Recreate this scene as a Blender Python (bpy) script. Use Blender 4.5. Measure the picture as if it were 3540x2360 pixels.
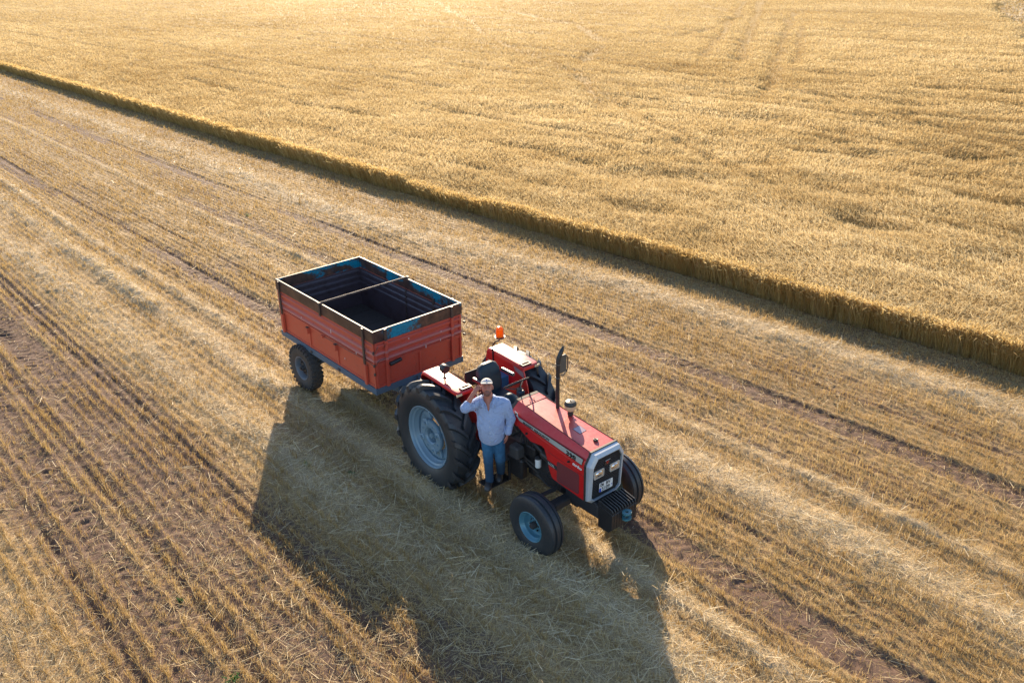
import bpy, math, random
import numpy as np
from mathutils import Vector, Matrix
for _o in list(bpy.data.objects): bpy.data.objects.remove(_o)
R = math.radians
scene = bpy.context.scene
COL = scene.collection

# ---------------------------------------------------------------- camera
CAM_LOC = Vector((9.42577, -7.02489, 7.48705))
CAM_YAW, CAM_PITCH, CAM_ROLL = R(140.563), R(24.376), R(-1.104)
fwd = Vector((math.cos(CAM_YAW) * math.cos(CAM_PITCH), math.sin(CAM_YAW) * math.cos(CAM_PITCH), -math.sin(CAM_PITCH)))
rgt = fwd.cross(Vector((0, 0, 1))).normalized()
upv = rgt.cross(fwd)
rgt2 = math.cos(CAM_ROLL) * rgt + math.sin(CAM_ROLL) * upv
upv2 = -math.sin(CAM_ROLL) * rgt + math.cos(CAM_ROLL) * upv
cam_data = bpy.data.cameras.new("camera")
cam_data.sensor_width = 36.0
cam_data.lens = 2904.9 / 3540 * 36
cam_data.clip_start = 0.1
cam_data.clip_end = 3000
cam = bpy.data.objects.new("camera", cam_data)
COL.objects.link(cam)
m3 = Matrix((rgt2, upv2, -fwd)).transposed()
cam.matrix_world = Matrix.Translation(CAM_LOC) @ m3.to_4x4()
scene.camera = cam

# ---------------------------------------------------------------- sky, sun, exposure
SUN_AZ, SUN_EL = R(147.0), R(22.8)          # azimuth measured from +X towards +Y
world = bpy.data.worlds.new("World")
scene.world = world
world.use_nodes = True
wn = world.node_tree
wn.nodes.clear()
sky = wn.nodes.new("ShaderNodeTexSky")
sky.sky_type = 'NISHITA'
sky.sun_disc = False
sky.sun_elevation = SUN_EL
sky.sun_rotation = R(90) - SUN_AZ
sky.altitude = 900
sky.dust_density = 0.6
sky.ozone_density = 1.3
bg = wn.nodes.new("ShaderNodeBackground")
bg.inputs["Strength"].default_value = 0.122
wo = wn.nodes.new("ShaderNodeOutputWorld")
wn.links.new(sky.outputs[0], bg.inputs[0])
wn.links.new(bg.outputs[0], wo.inputs[0])
sun_data = bpy.data.lights.new("sun", 'SUN')
sun_data.energy = 5.0
sun_data.angle = R(0.5)
sun_data.color = (1.0, 0.80, 0.56)
sun = bpy.data.objects.new("sun", sun_data)
COL.objects.link(sun)
sdir = Vector((math.cos(SUN_AZ) * math.cos(SUN_EL), math.sin(SUN_AZ) * math.cos(SUN_EL), math.sin(SUN_EL)))
sun.rotation_euler = sdir.to_track_quat('Z', 'Y').to_euler()
sun.location = sdir * 60
scene.view_settings.view_transform = 'Standard'
scene.view_settings.look = 'None'
scene.view_settings.gamma = 1.0
scene.view_settings.exposure = 1.20
scene.render.engine = 'CYCLES'
scene.cycles.max_bounces = 8
scene.cycles.transmission_bounces = 6
scene.cycles.use_denoising = True

# ---------------------------------------------------------------- node helpers
def new_mat(name):
    m = bpy.data.materials.new(name)
    m.use_nodes = True
    nt = m.node_tree
    nt.nodes.clear()
    out = nt.nodes.new("ShaderNodeOutputMaterial")
    return m, nt, out

def N(nt, typ, **kw):
    n = nt.nodes.new(typ)
    for k, v in kw.items():
        if k.startswith("i_"):
            key = k[2:].replace("_", " ")
            n.inputs[key].default_value = v
        else:
            setattr(n, k, v)
    return n

def ramp(nt, src, stops):
    n = nt.nodes.new("ShaderNodeValToRGB")
    e = n.color_ramp.elements
    while len(e) < len(stops): e.new(0.5)
    for el, (p, c) in zip(e, stops):
        el.position = p
        el.color = (c[0], c[1], c[2], 1) if len(c) == 3 else c
    nt.links.new(src, n.inputs[0])
    return n.outputs[0]

def mixc(nt, fac, a, b, mode='MIX'):
    n = nt.nodes.new("ShaderNodeMix")
    n.data_type = 'RGBA'
    n.blend_type = mode
    for sock, v in ((n.inputs[0], fac), (n.inputs[6], a), (n.inputs[7], b)):
        if hasattr(v, 'is_linked'): nt.links.new(v, sock)
        elif isinstance(v, (int, float)): sock.default_value = v if sock == n.inputs[0] else (v, v, v, 1)
        else: sock.default_value = (v[0], v[1], v[2], 1)
    return n.outputs[2]

def math_n(nt, op, a, b=None, c=None, clamp=False):
    n = nt.nodes.new("ShaderNodeMath")
    n.operation = op
    n.use_clamp = clamp
    for i, v in enumerate((a, b, c)):
        if v is None: continue
        if hasattr(v, 'is_linked'): nt.links.new(v, n.inputs[i])
        else: n.inputs[i].default_value = v
    return n.outputs[0]

def objcoord(nt, scale=(1, 1, 1)):
    t = nt.nodes.new("ShaderNodeTexCoord")
    mp = nt.nodes.new("ShaderNodeMapping")
    mp.inputs["Scale"].default_value = scale
    nt.links.new(t.outputs["Object"], mp.inputs[0])
    return mp.outputs[0]

def noise(nt, vec, scale, detail=4, rough=0.55, dist=0.0):
    n = nt.nodes.new("ShaderNodeTexNoise")
    n.inputs["Scale"].default_value = scale
    n.inputs["Detail"].default_value = detail
    n.inputs["Roughness"].default_value = rough
    n.inputs["Distortion"].default_value = dist
    nt.links.new(vec, n.inputs["Vector"])
    return n.outputs["Fac"]

def attr(nt, name):
    n = nt.nodes.new("ShaderNodeAttribute")
    n.attribute_name = name
    return n.outputs["Fac"]

# ---------------------------------------------------------------- numpy noise
def _h(ix, iy, seed):
    n = (ix.astype(np.int64) * 374761393 + iy.astype(np.int64) * 668265263 + seed * 974711) & 0xffffffff
    n = ((n ^ (n >> 13)) * 1274126177) & 0xffffffff
    n = (n ^ (n >> 16)) & 0xffff
    return n / 65535.0
def vn(x, y, seed=0):
    ix, iy = np.floor(x), np.floor(y)
    fx, fy = x - ix, y - iy
    fx = fx * fx * (3 - 2 * fx); fy = fy * fy * (3 - 2 * fy)
    ix = ix.astype(np.int64); iy = iy.astype(np.int64)
    a = _h(ix, iy, seed); b = _h(ix + 1, iy, seed); c = _h(ix, iy + 1, seed); d = _h(ix + 1, iy + 1, seed)
    return (a * (1 - fx) + b * fx) * (1 - fy) + (c * (1 - fx) + d * fx) * fy
def fbm(x, y, seed=0, o=3):
    s = 0.0; a = 1.0; t = 0.0
    for k in range(o):
        s = s + a * vn(x * 2 ** k, y * 2 ** k, seed + 17 * k); t += a; a *= 0.5
    return s / t

# ---------------------------------------------------------------- field layout
EX = np.array([(-700, -12), (-300, 1.0), (-73.6, 6.93), (-40, 7.9), (-26.3, 8.33), (-7.18, 9.2), (-2.43, 9.45), (1.44, 9.62), (4.56, 9.72), (30, 10.3), (700, 20)])
def y_edge(x): return np.interp(x, EX[:, 0], EX[:, 1])
def gs(d, c, w): return np.exp(-((d - c) / w) ** 2)

def tracks(x, d):
    """list of (centre d, half width, soil amount, cleat depth) sampled at x,d"""
    wob = (fbm(x * .12, d * 0 + 3.3, 5) - .5) * .35
    T = [(-4.25, .24, .75, .022), (-5.95, .22, .45, .015), (-8.95, .25, .8, .024), (-13.75, .33, 1.0, .030), (-14.9, .22, .6, .02), (-6.95, .20, .35, .012)]
    soil = np.zeros_like(d); cle = np.zeros_like(d)
    for i, (c, w, s, dep) in enumerate(T):
        dd = d - c - wob * (.6 + .3 * i % 2)
        on = np.clip((fbm(x * .16 + 9 * i, d * 0 + i, 30 + i, 2) - .32) * 5, 0, 1)
        m = np.clip((w - np.abs(dd)) / .06, 0, 1) * on
        ph = (x + np.abs(dd) * .55 * (1 if i % 2 else -1)) / .21
        tri = np.abs((ph % 1) - .5) * 2
        br = .35 + .65 * np.clip((vn(x * 3.1, d * 3.1, 44) - .25) * 3, 0, 1)
        cle = cle + m * dep * .8 * np.clip((fbm(x * .9, d * .9, 48) - .25) * 3, .15, 1) * (np.clip(tri * 2.4 - .9, -.4, 1)) * br
        soil = np.maximum(soil, m * s)
    return soil, cle

def windrow(x, d):
    """pale loose straw bands left by the combine"""
    n = fbm(x * .35, d * 1.2, 71)
    wob = (fbm(x * .1, d * 0 + 1.7, 6) - .5) * .5
    near = np.clip((x + 12) / 8, 0, 1)
    c1 = -2.75 + 1.15 * near
    w = 1.0 * gs(d, c1 + wob, .55 - .12 * near) + .55 * gs(d, -6.15 + wob, .16) + .95 * gs(d, -7.15 + wob, .42) * np.clip((x + 3) / 4, .25, 1) \
        + .7 * gs(d, -9.85 + wob * .5, .17) + .9 * gs(d, -10.65 + wob * .5, .30) + .8 * gs(d, -11.75 + wob, .50) * np.clip((2.5 - x) / 3, .25, 1) \
        + .38 * gs(d, -11.2 + wob, .9) * np.clip((x + 1) / 3, 0, 1) + .35 * gs(d, -16.2, .5)
    return np.clip(w * (.55 + .9 * n), 0, 1)

RUTS = [(-4.03, .10, .05), (-3.1, .05, .02), (-5.1, .06, .02), (-8.74, .10, .055), (-13.05, .12, .05), (-14.35, .11, .05), (-15.4, .09, .045), (-7.9, .05, .03), (-12.85, .05, .03)]
def ruts(x, d):
    wob = (fbm(x * .12, d * 0 + 3.3, 5) - .5) * .35
    r = np.zeros_like(d)
    for i, (c, w, dep) in enumerate(RUTS):
        on = np.clip((fbm(x * .22 + 5 * i, d * 0 + i * 2.1, 50 + i, 2) - .28) * 4, 0, 1)
        r = r + dep * on * gs(d, c + wob * .6, w)
    return r

def ground_h(x, d):
    fade = np.clip(1.2 - np.abs(x) / 60, .15, 1)
    soil, cle = tracks(x, d)
    w = windrow(x, d)
    h = .03 * (fbm(x * .5, d * .5, 1) - .5) + .035 * (fbm(x * 2.2, d * 2.6, 2) - .5)
    h = h + .026 * (fbm(x * 7, d * 8, 3, 2) - .5) + .012 * (vn(x * 15, d * 15, 4) - .5)
    cl = np.clip((fbm(x * 1.1, d * 1.5, 8) - .55) * 5, 0, 1)
    h = h + w * (.035 + .07 * fbm(x * 1.6, d * 2.2, 9) + .07 * cl)
    h = h - ruts(x, d) + cle - .02 * soil
    rows = .010 * np.cos(2 * np.pi * d / .17) * (1 - w) * (1 - soil)
    return (h + rows) * fade * np.clip(1 + (d - 3) * -.3, 0, 1)

def gh(x, y): return ground_h(x, y - y_edge(x))

def make_mesh(name, verts, faces_flat, nper, mat, attrs=None, smooth=False, face_attrs=None):
    me = bpy.data.meshes.new(name)
    nv = len(verts); nf = len(faces_flat) // nper
    me.vertices.add(nv)
    me.vertices.foreach_set("co", np.ascontiguousarray(verts, dtype=np.float32).ravel())
    me.loops.add(nf * nper)
    me.loops.foreach_set("vertex_index", np.ascontiguousarray(faces_flat, dtype=np.int32))
    me.polygons.add(nf)
    me.polygons.foreach_set("loop_start", np.arange(0, nf * nper, nper, dtype=np.int32))
    try: me.polygons.foreach_set("loop_total", np.full(nf, nper, dtype=np.int32))
    except Exception: pass
    if smooth: me.polygons.foreach_set("use_smooth", np.ones(nf, dtype=bool))
    me.update(calc_edges=True)
    for dom, dct in (('POINT', attrs), ('FACE', face_attrs)):
        for k, v in (dct or {}).items():
            a = me.attributes.new(k, 'FLOAT', dom)
            a.data.foreach_set("value", np.ascontiguousarray(v, dtype=np.float32))
    me.materials.append(mat)
    return me

def grid_faces(nx, ny):
    i, j = np.meshgrid(np.arange(nx - 1), np.arange(ny - 1), indexing='ij')
    a = i * ny + j
    return np.stack([a, a + ny, a + ny + 1, a + 1], -1).reshape(-1)

def link(name, me, **props):
    o = bpy.data.objects.new(name, me)
    COL.objects.link(o)
    for k, v in props.items(): o[k] = v
    return o

# ---------------------------------------------------------------- ground
def mat_ground():
    m, nt, out = new_mat("field_soil_and_straw")
    v = objcoord(nt)
    soil_a, straw_a = attr(nt, "soil"), attr(nt, "straw")
    n1 = noise(nt, v, 1.6, 5)
    n2 = noise(nt, v, 14, 5, .65)
    v2 = objcoord(nt, (1.0, 1.0, 1.0))
    n3 = noise(nt, v2, 90, 3, .7)
    soil = ramp(nt, n2, [(.25, (.055, .030, .021)), (.55, (.125, .070, .047)), (.8, (.22, .14, .10))])
    soil = mixc(nt, .35, soil, ramp(nt, n1, [(.3, (.10, .055, .036)), (.7, (.21, .135, .09))]))
    straw = ramp(nt, n3, [(.34, (.09, .055, .024)), (.5, (.33, .205, .078)), (.68, (.60, .44, .21))])
    straw = mixc(nt, .3, straw, ramp(nt, n2, [(.3, (.20, .12, .05)), (.7, (.44, .30, .14))]))
    pale = ramp(nt, n3, [(.33, (.24, .165, .09)), (.52, (.52, .41, .26)), (.68, (.74, .64, .46))])
    k = math_n(nt, 'ADD', math_n(nt, 'MULTIPLY', soil_a, -1.3), math_n(nt, 'MULTIPLY', n2, 1.5))
    k = math_n(nt, 'ADD', k, .02)
    k = math_n(nt, 'MULTIPLY', math_n(nt, 'SUBTRACT', k, .30), 3.2, clamp=True)
    c = mixc(nt, k, soil, straw)
    kp = math_n(nt, 'MULTIPLY', straw_a, math_n(nt, 'ADD', n2, .35), clamp=True)
    c = mixc(nt, kp, c, pale)
    b = N(nt, "ShaderNodeBsdfPrincipled")
    b.inputs["Roughness"].default_value = .85
    b.inputs["Specular IOR Level"].default_value = .25
    nt.links.new(c, b.inputs["Base Color"])
    bu = N(nt, "ShaderNodeBump", i_Strength=.9, i_Distance=.02)
    nt.links.new(math_n(nt, 'ADD', math_n(nt, 'MULTIPLY', n2, 1.0), math_n(nt, 'MULTIPLY', n3, .5)), bu.inputs["Height"])
    nt.links.new(bu.outputs[0], b.inputs["Normal"])
    nt.links.new(b.outputs[0], out.inputs[0])
    return m
MAT_GROUND = mat_ground()

def geo_axis(lo, hi, step, far_lo, far_hi, g=1.06):
    mid = list(np.arange(lo, hi, step))
    a = []; x = lo; s = step
    while x > far_lo: s *= g; x -= s; a.append(x)
    b = []; x = mid[-1]; s = step
    while x < far_hi: s *= g; x += s; b.append(x)
    return np.array(a[::-1] + mid + b)

gx = geo_axis(-13.0, 9.0, .042, -620, 620, 1.022)
gd = geo_axis(-17.2, .6, .036, -620, 620, 1.10)
GX, GD = np.meshgrid(gx, gd, indexing='ij')
GYv = GD + y_edge(GX)
GZ = ground_h(GX, GD)
sl, _c = tracks(GX, GD)
wr = windrow(GX, GD)
base_soil = np.clip(.13 + .5 * (fbm(GX * .4, GD * 1.4, 12) - .5) + .25 * np.clip((-11.5 - GD) / 2, 0, 1) + 1.2 * np.clip(ruts(GX, GD) * 18, 0, 1) * .5, 0, 1)
def gaus2(x, y, cx, cy, sx, sy): return np.exp(-((x - cx) / sx) ** 2 - ((y - cy) / sy) ** 2)
bare = gaus2(GX, GYv, -1.0, -4.2, 1.3, .35) + .8 * gaus2(GX, GYv, 3.2, -2.6, .9, .3) + .9 * gaus2(GX, GYv, -4.5, -4.6, 1.6, .45)
soilv = np.clip(np.maximum(base_soil, sl) + .8 * bare - .9 * wr, 0, 1)
# strip beyond the far corner of the crop
P1c, P2c = np.array([-57.0, 152.0]), np.array([-26.8, 88.0])
tdir = (P2c - P1c) / np.linalg.norm(P2c - P1c)
nrm = np.array([-tdir[1], tdir[0]])          # towards larger x
def beyond(x, y): return (x - P1c[0]) * nrm[0] + (y - P1c[1]) * nrm[1] + (fbm(x * .12, y * .12, 150) - .5) * 6 + (fbm(x * .9, y * .9, 151) - .5) * 2
bey = np.clip(beyond(GX, GYv) / 2, 0, 1) * (GYv > 20)
strawv = np.clip(wr * 1.0 + .03, 0, 1)
strawv = np.clip(np.maximum(strawv, bey * (.3 + .5 * fbm(GX * .3, GYv * .3, 152))), 0, 1)
soilv = soilv * (1 - bey)
gv = np.stack([GX, GYv, GZ], -1).reshape(-1, 3)
me = make_mesh("field_ground", gv, grid_faces(len(gx), len(gd)), 4, MAT_GROUND,
               attrs={"soil": soilv.ravel(), "straw": strawv.ravel()}, smooth=True)
link("ground", me, kind="structure", label="harvested field of reddish soil, chaff and tyre tracks")

# ---------------------------------------------------------------- straw material
def mat_straw(name, stops, transl=.4, spec=.25, rough=.55):
    m, nt, out = new_mat(name)
    tone = attr(nt, "tone")
    c = ramp(nt, tone, stops)
    b = N(nt, "ShaderNodeBsdfPrincipled")
    b.inputs["Roughness"].default_value = rough
    b.inputs["Specular IOR Level"].default_value = spec
    nt.links.new(c, b.inputs["Base Color"])
    t = N(nt, "ShaderNodeBsdfTranslucent")
    nt.links.new(c, t.inputs[0])
    mx = N(nt, "ShaderNodeMixShader")
    mx.inputs[0].default_value = transl
    nt.links.new(b.outputs[0], mx.inputs[1])
    nt.links.new(t.outputs[0], mx.inputs[2])
    nt.links.new(mx.outputs[0], out.inputs[0])
    return m
MAT_STUB = mat_straw("stubble_straw", [(0, (.20, .11, .028)), (.4, (.42, .285, .108)), (.75, (.61, .46, .22)), (1, (.80, .67, .40))], .42)
MAT_LITTER = mat_straw("loose_straw", [(0, (.22, .14, .05)), (.35, (.46, .32, .13)), (.7, (.66, .51, .27)), (1, (.80, .69, .47))], .30, .2)
MAT_WHEAT = mat_straw("ripe_crop", [(0, (.29, .19, .075)), (.4, (.52, .385, .185)), (.75, (.68, .54, .30)), (1, (.80, .69, .45))], .45, .12, .7)

RS = np.random.default_rng(7)
fv, rv, uv_ = (np.array(a) for a in (fwd, rgt2, upv2))
CL = np.array(CAM_LOC)
def in_view(x, y, z=0.0, m=1.30, my=1.20):
    dx = np.stack([x - CL[0], y - CL[1], np.zeros_like(x) + z - CL[2]], -1)
    zc = dx @ fv
    sx = dx @ rv / np.maximum(zc, .01) * 2904.9 / 1770
    sy = dx @ uv_ / np.maximum(zc, .01) * 2904.9 / 1180
    return (zc > .5) & (np.abs(sx) < m) & (sy < my) & (sy > -my - .08)
def cdist(x, y): return np.sqrt((x - CL[0]) ** 2 + (y - CL[1]) ** 2 + CL[2] ** 2)

def scatter(xlo, xhi, ylo, yhi, dens_fn, cap=4000000, z=0.0):
    """rejection sampling of points with a density (per m2) that falls with distance, by tiles"""
    out = []
    ys_ = [ylo]
    while ys_[-1] < yhi:
        ys_.append(ys_[-1] + 2.0 + max(0, ys_[-1] - 12) * .12)
    xs_ = [xhi]
    while xs_[-1] > xlo:
        xs_.append(xs_[-1] - 2.0 - max(0, -xs_[-1] - 6) * .12)
    for a, b in zip(xs_[1:], xs_[:-1]):
        for c, d in zip(ys_[:-1], ys_[1:]):
            px = np.array([a, a, b, b, (a + b) / 2]); py = np.array([c, d, c, d, (c + d) / 2])
            if not in_view(px, py, z, 1.5, 1.5).any(): continue
            dmin = cdist(px, py).min()
            ds = dens_fn(dmin)
            n = int(ds * (b - a) * (d - c))
            if n <= 0: continue
            x = RS.uniform(a, b, n); y = RS.uniform(c, d, n)
            D = cdist(x, y)
            keep = in_view(x, y, z) & (RS.random(n) * ds < dens_fn(D))
            out.append(np.stack([x[keep], y[keep]], -1))
    return np.concatenate(out) if out else np.zeros((0, 2))

def ribbons(base, vec, width, side, tone, taper=.6):
    """one flat quad per straw: base (n,3), vec (n,3), half-side direction (n,3)"""
    n = len(base)
    s = side * (width * .5)[:, None]
    v = np.empty((n, 4, 3), np.float32)
    v[:, 0] = base - s; v[:, 1] = base + s
    v[:, 2] = base + vec + s * taper; v[:, 3] = base + vec - s * taper
    f = np.arange(n * 4, dtype=np.int32)
    return v.reshape(-1, 3), f, tone

def rand_side(vec):
    r = RS.normal(size=vec.shape)
    c = np.cross(vec, r)
    return c / np.maximum(np.linalg.norm(c, axis=1, keepdims=True), 1e-6)

def build_ribbons(name, parts, mat, **props):
    V = np.concatenate([p[0] for p in parts]); T = np.concatenate([p[2] for p in parts])
    F = np.arange(len(V), dtype=np.int32)
    me = make_mesh(name, V, F, 4, mat, face_attrs={"tone": T})
    return link(name, me, **props)

# keep-out under tyres and over the tractor footprint (standing stubble pressed flat)
WHEELS = [(0, -.84, .30, .26), (0, .84, .30, .26), (2.3, -.795, .16, .16), (2.3, .795, .16, .16)]
def under_wheel(x, y):
    k = np.zeros(len(x), bool)
    for cx, cy, hx, hy in WHEELS: k |= (np.abs(x - cx) < hx) & (np.abs(y - cy) < hy)
    return k

# standing stubble in drilled rows
pts = scatter(-95, 12, -9, 11, lambda D: np.minimum(1550.0, 1550.0 * (12.0 / np.maximum(D, 1)) ** 1.6))
x = pts[:, 0]; y = pts[:, 1]; d = y - y_edge(x)
ROW = .17
jit = RS.normal(0, .024, len(x)) + .05 * (fbm(x * .7, np.round(d / ROW) * 1.7, 64) - .5) + .012 * np.sin(x * 3 + np.round(d / ROW) * 5)
dr = np.round(d / ROW) * ROW + jit
d = np.where(cdist(x, y) < 45, dr, d); y = d + y_edge(x)
sl, _ = tracks(x, d); wr = windrow(x, d)
patch = fbm(x * .5, d * 1.8, 61)
clump = np.clip((vn(x * 6.5, d * 6.5, 66) - .15) * 2.6, .2, 1)
rowgap = fbm(x * .9, np.round(d / ROW) * 3.7, 65, 2)
keep = (d < .05) & (RS.random(len(x)) < clump) & (RS.random(len(x)) < .25 + 1.9 * (rowgap - .15)) & (RS.random(len(x)) > .88 * sl) & (RS.random(len(x)) > .45 * wr) & (RS.random(len(x)) < .35 + 1.3 * patch) & ~under_wheel(x, y)
keep &= RS.random(len(x)) > .6 * np.clip(gaus2(x, y, -1.0, -4.2, 1.3, .35) + .8 * gaus2(x, y, 3.2, -2.6, .9, .3), 0, 1)
x, y, d, sl, wr, patch = (a[keep] for a in (x, y, d, sl, wr, patch))
D = cdist(x, y); n = len(x)
H = (.055 + .075 * RS.random(n)) * (1 - .5 * sl) * (.75 + .6 * patch)
lean = RS.normal(0, .22, (n, 2)) + np.array([.10, -.05])
vec = np.stack([lean[:, 0] * H, lean[:, 1] * H, H], -1)
base = np.stack([x, y, gh(x, y) - .01], -1)
wd = np.maximum(.0040, D * .00028) * RS.uniform(.7, 1.4, n)
tone = np.clip(.42 + .55 * (RS.random(n) - .5) + .35 * (fbm(x * .3, d * .9, 62) - .5) + .12 * (patch - .5), 0, 1)
st1 = ribbons(base, vec, wd, rand_side(vec), tone, .9)
print("stubble", n)
build_ribbons("stubble", [st1], MAT_STUB, kind="stuff", category="stubble", label="rows of short golden stubble standing across the cut field")

# loose straw lying on the ground
pts = scatter(-95, 12, -9, 10.5, lambda D: np.minimum(1500.0, 1500.0 * (12.0 / np.maximum(D, 1)) ** 1.62))
x = pts[:, 0]; y = pts[:, 1]; d = y - y_edge(x)
sl, _ = tracks(x, d); wr = windrow(x, d)
nearfront = np.clip((x + 1.5) / 3, 0, 1) * np.clip((-10.0 - d) / 1.0, 0, 1) * np.clip((d + 14.2) / 1.5, .2, 1)
dens = .34 + .75 * wr - .12 * sl + .35 * nearfront + .25 * (fbm(x * .8, d * 1.3, 81) - .5) + .45 * (vn(x * 5.5, d * 5.5, 82) - .5)
keep = (d < .0) & (RS.random(len(x)) < dens) & ~under_wheel(x, y)
x, y, d, sl, wr = (a[keep] for a in (x, y, d, sl, wr))
D = cdist(x, y); n = len(x)
LONG = (RS.random(n) > .90 - .10 * np.clip((-9.5 - d), 0, 1) * np.clip((x + 6) / 3, 0, 1))
L = RS.uniform(.04, .13, n) * (1 + 1.5 * LONG)
az = RS.normal(0, 1.1, n) + np.where(RS.random(n) < .5, 0, np.pi / 2) * (RS.random(n) < .7)
el = RS.normal(.0, .16, n) + .06
vec = np.stack([np.cos(az) * np.cos(el) * L, np.sin(az) * np.cos(el) * L, np.abs(np.sin(el)) * L * (.6 + wr)], -1)
z = gh(x, y) + RS.random(n) * (.015 + .06 * wr) + .004
base = np.stack([x, y, z], -1)
wd = np.maximum(.0040, D * .00028) * RS.uniform(.6, 1.3, n) * (1 + .35 * LONG)
up = np.tile(np.array([[0., 0., 1.]]), (n, 1)) + RS.normal(0, .45, (n, 3))
side = np.cross(vec, up); side /= np.maximum(np.linalg.norm(side, axis=1, keepdims=True), 1e-6)
tone = np.clip(.44 + .28 * wr + .50 * (RS.random(n) - .5) - .16 * np.clip((D - 18) / 20, 0, 1) + .22 * LONG, 0, 1)
bx = RS.uniform(-75, 20, 60000); by = RS.uniform(60, 200, 60000)
kb = (beyond(bx, by) > .5) & in_view(bx, by)
bx, by = bx[kb], by[kb]; nb_ = len(bx); Db = cdist(bx, by)
vb = RS.normal(0, .25, (nb_, 3)); vb[:, 2] = RS.uniform(.05, .3, nb_)
bey_part = ribbons(np.stack([bx, by, np.zeros(nb_)], -1), vb, Db * .0009, rand_side(vb), RS.uniform(.2, .9, nb_), .6)
print("litter", n)
build_ribbons("loose_straw", [ribbons(base, vec, wd, side, tone, 1.0), bey_part], MAT_LITTER, kind="stuff", category="straw", label="loose straw and chaff scattered in pale windrows over the stubble")

# ---------------------------------------------------------------- standing crop
def grooves(x, y, d):
    """drill lines and wheel lines where the crop stands lower"""
    g = np.zeros_like(x)
    for i, (c, w, a) in enumerate([(3.1, .25, .08), (4.8, .2, .06), (6.7, .35, .17), (8.6, .25, .08), (10.9, .35, .2), (12.4, .2, .10), (14.2, .25, .10), (16.2, .4, .16), (18.1, .35, .15), (20.5, .3, .12), (23, .5, .18), (25.2, .4, .12), (27.5, .5, .14), (30.8, .5, .14), (34, .6, .2), (36, .6, .18), (41, .6, .14), (47, .8, .2), (53, .8, .16), (60, 1., .2), (68, 1., .18), (77, 1.2, .2), (95, 1.5, .2)]):
        wob = (fbm(x * .05 + i, x * 0 + i * 3.3, 90 + i) - .5) * 1.6 * (1 + c * .02)
        on = np.clip((fbm(x * .13, x * 0 + i, 120 + i) - .33) * 4, 0, 1)
        g = g + a * on * gs(d, c + wob, w)
    for (x0, y0, x1, y1, w, a) in [(-80.7, 122.9, -28.2, 45.3, .6, .26), (-82.9, 121.4, -31.5, 45.3, .45, .2), (-60, 101, -17, 32, .5, .24), (-43.4, 77.3, -24, 46, .45, .2), (-12, 70, -2, 36, .5, .2), (4, 60, -4, 38, .5, .16), (-136, 95, -61, 49, .5, .16), (-61, 49, -28.5, 30.7, .4, .16), (-28.5, 30.7, -10, 19.5, .3, .16), (-100, 82, -66, 66, .7, .3), (-66, 66, -46, 50, .6, .3), (-46, 50, -36, 36, .5, .26), (-36, 36, -20, 24, .4, .22), (-20, 24, -6, 17, .35, .18), (-120, 120, -84, 110, .8, .3), (-84, 110, -62, 92, .7, .3), (-62, 92, -52, 74, .6, .28), (-52, 74, -46, 58, .5, .22), (-22, 40, -12, 34, .4, .16), (-12, 34, 2, 26, .4, .16)]:
        L_ = math.hypot(x1 - x0, y1 - y0); ux, uy = (x1 - x0) / L_, (y1 - y0) / L_
        t = (x - x0) * ux + (y - y0) * uy
        s = (x - x0) * -uy + (y - y0) * ux + (fbm(x * .08, y * .08, 140) - .5) * 1.6
        g = g + a * np.clip(t / 4, 0, 1) * np.clip((L_ - t) / 4, 0, 1) * gs(s, 0, w)
    return g

def crop_h(x, y):
    d = y - y_edge(x)
    right = np.clip((x + 45) / 40, 0, 1)
    h = .60 + .07 * (fbm(x * .10, y * .10, 20) - .5) * (1 + 1.4 * right)
    h = h + (.08 + .20 * right) * np.clip((d + .3) / 2.5, .15, 1) * (fbm(x * .42, y * .60, 21) - .5)
    h = h + .10 * (fbm(x * 1.5, y * 1.9, 22, 2) - .5)
    h = h - grooves(x, y, d) * .8
    lod = np.clip((fbm(x * .23 + 4, y * .33, 23) - .60) * 6, 0, 1) * right
    h = h - .20 * lod
    h = h - .42 * gaus2(x, y, -1.9, 15.6, 1.1, .45) - .18 * gaus2(x, y, -14.2, 27.5, 3, 1.0) - .2 * gaus2(x, y, 2.5, 17.5, 1.6, .7)
    h = h - .9 * np.clip((beyond(x, y)) / 2.5, 0, 1) * (y > 20)
    return h

def mat_canopy():
    m, nt, out = new_mat("crop_canopy")
    v = objcoord(nt)
    n2 = noise(nt, v, 3.0, 6, .7)
    n3 = noise(nt, v, 22, 4, .7)
    c = ramp(nt, n3, [(.28, (.22, .125, .03)), (.5, (.40, .26, .085)), (.72, (.58, .42, .17))])
    c = mixc(nt, .4, c, ramp(nt, n2, [(.3, (.27, .165, .05)), (.7, (.54, .38, .15))]))
    b = N(nt, "ShaderNodeBsdfPrincipled")
    b.inputs["Roughness"].default_value = .8
    b.inputs["Specular IOR Level"].default_value = .15
    nt.links.new(c, b.inputs["Base Color"])
    bu = N(nt, "ShaderNodeBump", i_Strength=1.0, i_Distance=.08)
    nt.links.new(n3, bu.inputs["Height"])
    nt.links.new(bu.outputs[0], b.inputs["Normal"])
    nt.links.new(b.outputs[0], out.inputs[0])
    return m
cx = geo_axis(-14, 10, .11, -560, 60, 1.018)
cd = np.array([.78, .82] + list(geo_axis(.9, 14, .11, .85, 520, 1.02)[1:]))
CX, CD = np.meshgrid(cx, cd, indexing='ij')
CY = CD + y_edge(CX)
CZ = crop_h(CX, CY) - .13
CZ = (CZ - .25 * np.clip(1 - (CD - .8) / .7, 0, 1)) * np.clip((CD - .78) / .03, 0, 1) + .0
CZ = np.where(CZ < .05, -.25, CZ)
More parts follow.
